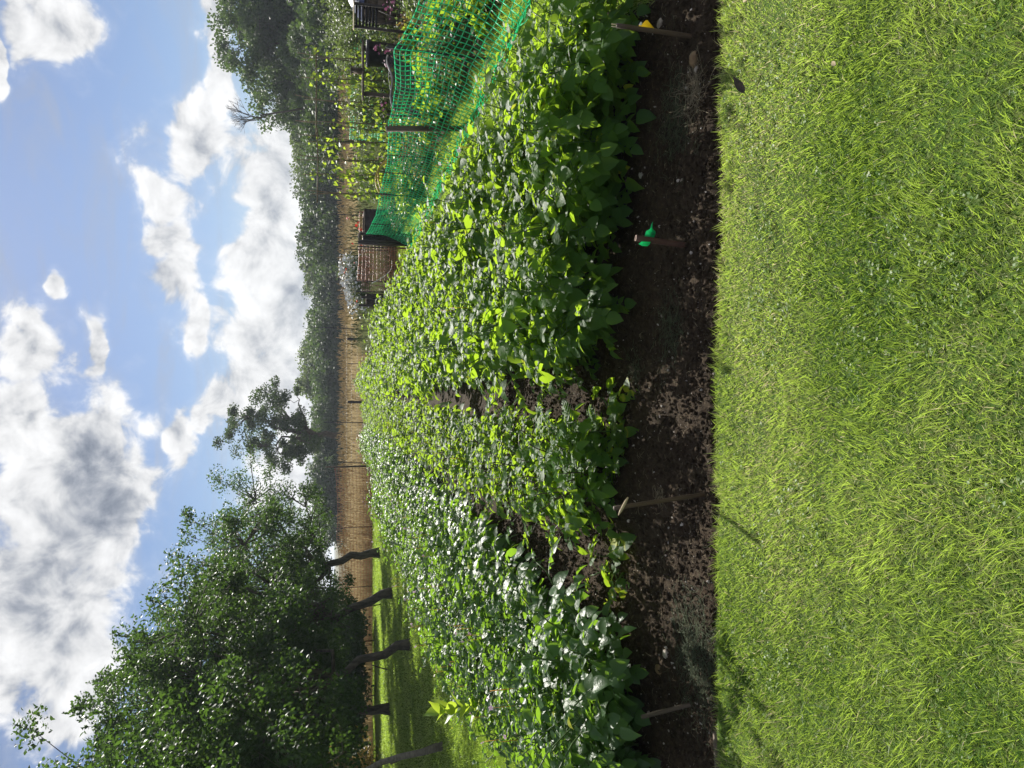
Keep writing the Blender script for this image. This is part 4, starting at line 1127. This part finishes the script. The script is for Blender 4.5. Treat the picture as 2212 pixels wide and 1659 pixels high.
pp = P(838, 143, 11.6); flower_clump('pink_flowers', 'small clump of magenta flowers left of the black bin', (pp[0], 11.6, 0), 12, pp[2], .08, m_pink, .03, 2)
pp = P(835, 8, 11.4); flower_clump('pink_flowers', 'patch of dull pink flowers at the right edge behind the net', (pp[0], 11.4, 0), 22, pp[2], .14, m_pink, .03, 3)
pp = P(835, 232, 11.0); flower_clump('pink_flowers', 'dusky pink flower heads left of the wooden fence post', (pp[0], 11.0, 0), 14, pp[2], .10, m_pink, .03, 4)
# white flowers and poppies at the back
k_ = 0
for (px, py, s) in [(742, 572, 1.1), (741, 585, 1.2), (743, 600, 1.1), (748, 612, 1), (752, 625, 1), (756, 640, .9), (760, 655, .9), (750, 560, .8), (762, 590, .7)]:
    Y = 21.5; q = P(px, py, Y); t = flower_clump('white_flowers', 'tall stand of small white daisies in front of the far hedge', (q[0], Y, -.05), 60, q[2]+.05, .22*s, m_white, .045, 20+k_, group='white daisies at the back of the allotments'); k_ += 1
q = P(776, 668, 17.5); flower_clump('white_flowers', 'small separate clump of white flowers left of the dark wooden box', (q[0], 17.5, 0), 22, q[2]+.06, .16, m_white, .04, 40)
for i, (px, py) in enumerate([(752, 652), (740, 583), (768, 565), (770, 531), (749, 497), (763, 492), (756, 468), (775, 489), (768, 485)]):
    Y = 18.5; q = P(px, py, Y)
    flower_clump('red_poppy', ['single red poppy at the left end of the allotment flowers', 'red poppy among the tall white daisies', 'red poppy over the pinkish mesh', 'red poppy left of the wooden gate frame'][i] if i < 4 else 'red poppy in the orange mesh behind the raised bed', (q[0], Y, 0), 2, q[2], .01, m_red, .05, 60+i, group=None if i < 4 else 'red poppies behind the raised bed', cat='poppy')

# orange mesh at the back right (behind flowers), green mesh fence behind bin
def flatnet(name, label, cat, pts, h0, h1, nu, nv, rad, mat, seed=0, sag=.05, posts=True, cols=None, group=None, wob=.06):
    pts = np.array(pts, float); L = np.concatenate([[0], np.cumsum(np.linalg.norm(np.diff(pts, axis=0), axis=1))]); tot = L[-1]; L = L/tot
    c = pts.mean(0); t = thing(name, label, cat, (c[0], c[1], 0), 0, group)
    def fn(U, V):
        x = np.interp(U, L, pts[:, 0])-c[0]; y = np.interp(U, L, pts[:, 1])-c[1]
        hh = np.interp(U, [0, 1], h1 if hasattr(h1, '__len__') else [h1, h1])-sag*np.abs(np.sin(U*tot*1.1))
        return np.stack([x+wob*(fbm(U*20, V*3, seed, 3)-.5), y+wob*2*(fbm(U*15, V*2, seed+3, 3)-.5), h0+(hh-h0)*V+.02*(fbm(U*50, V*5, seed+5, 2)-.5)], -1)
    g, _ = grid_net(nu, nv, fn, rad); g.obj('mesh', mat, t)
    if posts:
        m = max(2, int(tot/2)+1)
        for i in range(m):
            u = i/(m-1); x, y = np.interp(u, L, pts[:, 0])-c[0], np.interp(u, L, pts[:, 1])-c[1]
            g = Geo(); tube(g, [(x, y, -.15), (x, y, np.max(h1)+.08)], .014, 5); g.obj('post', m_steel, t)
    return t
flatnet('orange_mesh', 'orange barrier mesh hung on posts across the meadow behind the orchard', 'net', [(XD(1010, 30.2), 30.2), (XD(1180, 30.6), 30.6), (XD(1400, 31), 31)], .0, [1.50, 1.30], 110, 12, .0075, m_onet, 11, .08)
flatnet('orange_mesh', 'faded orange mesh behind the poppies and raised bed', 'net', [(XD(605, 18.2), 18.2), (XD(455, 18.4), 18.4)], .25, .98, 60, 9, .0065, m_onet, 12, .05)
flatnet('rusty_mesh', 'short reddish mesh seen between the two bean frames', 'net', [(XD(400, 18.8), 18.8), (XD(330, 18.8), 18.8)], .2, 1.0, 22, 10, .006, m_onet, 13, .03)
flatnet('wire_mesh', 'low greenish mesh fence behind the black bin', 'net', [(XD(300, 18.9), 18.9), (XD(60, 18.2), 18.2)], .3, 1.15, 70, 12, .006, m_net, 14, .03)
flatnet('wire_mesh', 'fine wire stock fence with crooked posts along the near edge of the meadow', 'net', [(XD(1000, 30.4), 30.4), (XD(700, 30.2), 30.2)], .0, 1.05, 50, 6, .004, m_steel, 15, .02, posts=False)
flatnet('pink_mesh', 'pinkish debris mesh sagging over a bed left of the wooden gate frame', 'net', [(XD(530, 16.0), 16.0), (XD(560, 16.3), 16.3), (XD(628, 16.9), 16.9)], .35, [.95, .98], 30, 13, .0038, m_pnet, 16, .05, wob=.22)
flatnet('orange_mesh', 'low orange mesh lying against plants below the pinkish mesh', 'net', [(XD(528, 15.6), 15.6), (XD(640, 16.6), 16.6)], .02, .42, 40, 8, .004, m_onet, 17, .08, posts=False)
# rope
g = Geo(); A_, B_ = P(846, 562, 16), P(803, 612, 16.3); u = np.linspace(0, 1, 16)[:, None]
pts = A_*(1-u)+B_*u; pts = pts+np.array([0, 0, -.16])*np.sin(u*np.pi); tube(g, pts-A_, .007, 5); 
o = g.obj('rope', m_white); o.location = A_; tag(o, 'white rope draped over the pinkish mesh', 'rope')
# posts in the meadow
for (b_, tp, Y, rad, mt, lb) in [((770, 732), (750, 732), 30.2, .07, m_darkwood, 'short dark post at the edge of the meadow behind the right potato rows'),
        ((768, 870), (751, 868), 30.4, .06, m_darkwood, 'short dark post at the meadow edge near the middle'),
        ((775, 711), (672, 706), 30.2, .02, m_steel, 'tall thin rod in the meadow right of centre'),
        ((775, 914), (700, 912), 30.3, .018, m_steel, 'tall thin rod in the meadow in front of the lone tree'),
        ((772, 788), (752, 785), 30.2, .018, m_steel, 'small thin rod leaning at the edge of the meadow'),
        ((795, 1008), (703, 1009), 30.1, .035, m_timber, 'tall grey pole at the right end of the orange barrier mesh'),
        ((785, 1004), (740, 999), 30.0, .02, m_darkwood, 'thin dark stake beside the tall grey pole'),
        ((760, 463), (696, 461), 18.9, .012, m_steel, 'tall thin rod standing behind the raised bed'),
        ((800, 537), (745, 538), 18.1, .012, m_darkwood, 'thin dark stick behind the pinkish mesh'),
        ((745, 300), (700, 306), 25., .05, m_darkwood, 'leaning dark post in the meadow between the bean frames')]:
    t0 = P(*tp, Y); x = XD(b_[1], Y); g = Geo(); zt_ = t0[2]
    tube(g, [(0, 0, 0), ((t0[0]-x)*.5, 0, zt_*.5), (t0[0]-x, 0, zt_+.15)], [rad, rad*.95, rad*.9], 6)
    o = g.obj('post', mt); o.location = (x, Y, -.15); tag(o, lb, 'post')

# wooden gate frame with dark netting
def gate(name, label, x, y, w, h, rz, slats=True):
    t = thing(name, label, 'frame', (x, y, 0), rz)
    for s, nm in ((-1, 'post'), (1, 'post')):
        g = Geo(); box(g, (s*w/2, 0, h/2-.03), (.06, .05, h)); g.obj(nm, m_darkwood, t)
    for z in (h-.03, .08):
        g = Geo(); box(g, (0, -.003, z), (w-.065, .045, .06)); g.obj('rail', m_timber, t)
    def fn(U, V): return np.stack([(U-.5)*(w-.08), .03+0*U+.02*(fbm(U*4, V*4, 5, 2)-.5), .1+(h-.2)*V], -1)
    g, _ = grid_net(22, 26, fn, .0085); g.obj('mesh', m_black, t)
    return t
gx_, gy_ = XD(512, 15.6), 15.6
gate('gate_frame', 'dark wooden frame filled with black mesh at the far end of the green net', gx_+.02, gy_, .42, 1.05, R(55))
g = Geo(); box(g, (0, 0, 0), (.05, .06, 1.12)); o = g.obj('fence_post', m_darkwood); o.location = (XD(522, 15.4), 15.4, .5); tag(o, 'stout dark post at the left side of the gate frame', 'post')
# raised bed boards
def raised(label, x0, x1, y0, y1, h):
    t = thing('raised_bed', label, 'raised bed', ((x0+x1)/2, (y0+y1)/2, 0)); cx, cy = (x0+x1)/2, (y0+y1)/2
    for (a, b_, sx, sy) in ((0, y0-cy, x1-x0, .04), (0, y1-cy, x1-x0, .04), (x0-cx, 0, .04, y1-y0-.045), (x1-cx, 0, .04, y1-y0-.045)):
        g = Geo(); box(g, (a, b_, h/2), (sx, sy, h)); g.obj('board', m_darkwood, t)
        g = Geo(); box(g, (a, b_, h+.012), (sx, sy+.01, .02)); g.obj('lit_edge', m_timber, t)  # paler strip paints the sunlit top edge of the boards
    g = Geo(); box(g, (0, 0, h-.08), (x1-x0-.05, y1-y0-.05, .1)); g.obj('soil_fill', m_soil, t)
raised('raised bed of dark boards with painted lit top edge beyond the green net', XD(510, 17.2), XD(458, 17.2)+.1, 17.2, 18.0, .84)
raised('tall dark wooden box at the left end of the allotments', XD(655, 17), XD(638, 17)+.05, 17.0, 17.5, .80)
for (py, h) in ((658, 1.0), (640, .95)):
    g = Geo(); box(g, (0, 0, h/2), (.05, .05, h)); o = g.obj('post', m_darkwood); o.location = (XD(py, 16.85), 16.85, 0); tag(o, 'dark corner post of the tall wooden box, ' + ('left one' if py == 658 else 'right one'), 'post')
# black bin
def bin_():
    q0 = P(840, 120, 13.0); x = q0[0]; top = P(791, 120, 13.0)[2]; zb = 0.0
    t = thing('water_butt', 'black round plastic bin standing behind the vegetable plot', 'bin', (x, 13.0, zb))
    g = Geo(); n = 28; prof = [(.0, .17), (.02, .18), (top*.35, .19), (top*.6, .20), (top*.93, .205), (top*.94, .222), (top, .222), (top, .20), (top*.9, .19)]
    a = np.arange(n)*2*np.pi/n
    V = np.array([[r_*math.cos(q), r_*math.sin(q), z] for z, r_ in prof for q in a]); m = len(prof)
    i = (np.arange(m-1)[:, None]*n+np.arange(n)[None]).ravel(); jx = np.where((i % n) == n-1, i-n+1, i+1)
    g.add(V, [np.stack([i, jx, jx+n, i+n], 1), (np.arange(n)+(m-1)*n)[None]]); g.obj('drum', m_black, t)
    # the timber shelf with pots behind
    s = thing('plank_shelf', 'weathered plank shelf behind the black bin', 'shelf', (x-.05, 13.6, 0))
    sh = P(784, 120, 13.6)[2]
    g = Geo(); box(g, (0, 0, sh), (1.0, .25, .035)); g.obj('plank', m_timber, s)
    for q in (-.42, .42):
        g = Geo(); box(g, (q, 0, (sh-.02)/2), (.06, .06, sh-.02)); g.obj('leg', m_timber, s)
    g = Geo(); box(g, (0, 0, .09), (.05, .16, .18)); box(g, (.0, 0, .19), (.1, .18, .025)); o = g.obj('wooden_block', m_timber); o.location = (x-.06, 13.6, sh+.0175); tag(o, 'small wooden birdhouse like block on the plank shelf', 'block')
bin_()
# crate trellis with lattice
def trellis():
    Y = 12.6; q = P(850, 42, Y); x = q[0]; top = P(766, 42, Y)[2]; w = .36
    t = thing('lattice_stand', 'dark stand of stacked crate and crossed lattice at the right behind the net', 'stand', (x, Y, 0), R(-14))
    for s in (-1, 1):
        g = Geo(); box(g, (s*w/2, 0, top/2), (.04, .04, top)); g.obj('post', m_darkwood, t)
    g = Geo(); box(g, (0, 0, top+.012), (w+.06, .25, .02)); g.obj('top_board', m_pale, t)
    g = Geo(); zs = np.linspace(top-.36, top-.03, 7)
    for z in zs: box(g, (0, .005, z), (w-.05, .012, .036))
    g.obj('slats', m_black, t)
    g = Geo(); A, B = [], []
    for k in range(-4, 5):
        for s in (-1, 1):
            x0 = k*.11; za, zb = .05, top-.38
            a = np.array([x0-s*.12, .0+s*.004, za]); b_ = np.array([x0+s*.12, .0+s*.004, zb])
            if abs(a[0]) < w/2 and abs(b_[0]) < w/2: A.append(a); B.append(b_)
    cones(g, np.array(A), np.array(B), .009, .009, 4); g.obj('lattice', m_darkwood, t)
trellis()
def tarp():
    q = P(775, 2, 13.6); g = Geo(); n, m = 18, 12
    U, V = np.meshgrid(np.linspace(0, 1, n), np.linspace(0, 1, m), indexing='ij')
    x = (U-.5)*1.0; y = (V-.5)*.7; z = .33*np.sin(np.pi*U)**.6*np.sin(np.pi*V)**.6+.05*fbm(U*7, V*7, 7, 3)
    Pn = np.stack([x, y, z], -1); i = (np.arange(n-1)[:, None]*m+np.arange(m-1)[None]).ravel()
    g.add(Pn.reshape(-1, 3), np.stack([i, i+m, i+m+1, i+1], 1)); 
    base = thing('compost_bay', 'boarded compost bay under a dark blue sheet at the right edge', 'bay', (q[0]+.25, 13.6, 0))
    g2 = Geo(); h = q[2]-.12
    for s_ in (-.3, .3):
        g2 = Geo()
        for k in range(5): box(g2, (0, s_, h*(k+.5)/5), (.95, .025, h/5-.015))
        g2.obj('board_wall', m_timber, base)
    g3 = Geo(); box(g3, (0, 0, h-.02), (.9, .55, .1)); g3.obj('heap', m_soil, base)
    o = g.obj('tarpaulin', m_blue); o.location = (q[0]+.25, 13.6, h+.01); tag(o, 'dark blue sheet with white patches over the compost bay at the right edge', 'tarpaulin')
    g = Geo(); box(g, (-.38, -.2, .10), (.18, .14, .012), .3, tilt=(R(25), 'Y')); g.obj('white_patch', m_white, o)
tarp()
# yellow hose and grey fleece behind net
g = Geo(); A_, B_ = P(817, 356, 12.2), P(838, 372, 12.2); a = np.linspace(0, 2.6, 18)
pts = np.stack([.30*np.cos(a)-.30, 0*a, .22*np.sin(a)], -1); tube(g, pts, .016, 6); tube(g, pts+[.06, .02, -.04], .014, 6)
o = g.obj('hose', m_yrope); o.location = (A_[0]+.05, 12.2, A_[2]-.18); tag(o, 'loop of yellow hose behind the green net under the bean canes', 'hose')
def cover():
    t = thing('covered_frame', 'low frame wrapped in dark netting with a grey cloth edge behind the green net', 'frame', (4.35, 10.4, 0))
    def fn(U, V): return np.stack([(U-.5)*1.1+.2*(V-.5), (U-.5)*.9, .05+.72*V+.03*fbm(U*4, V*4, 3, 2)], -1)
    g, _ = grid_net(48, 30, fn, .0055); g.obj('mesh', m_black, t)
    g = Geo(); u = np.linspace(0, 1, 12)[:, None]; pts = fn(u[:, 0], np.ones(12)*.98); pts[:, 1] -= .03; pts[:, 2] += .03*np.sin(u[:, 0]*9)
    tube(g, pts, .014, 6); g.obj('cloth', m_grey, t)
    g = Geo(); 
    for s in (-.5, .5): tube(g, [(s*1.1, s*.9, -.05), (s*1.1, s*.9, .85)], .012, 5)
    g.obj('rods', m_steel, t)
cover()
HAZE = .00055
def haze():
    g = Geo(); box(g, (0, 600, 7.5), (5600, 4800, 17.5))
    m, k, o = mat_base('haze air'); pv = k.n('ShaderNodeVolumePrincipled'); pv.inputs['Color'].default_value = (.80, .88, 1, 1)
    pv.inputs['Density'].default_value = HAZE; pv.inputs['Anisotropy'].default_value = .3
    m.node_tree.links.new(pv.outputs[0], o.inputs['Volume'])
    ob = g.obj('haze', m); ob['kind'] = 'stuff'
if HAZE: haze()
print('potatoes', n_pot, 'objects', len(bpy.data.objects))
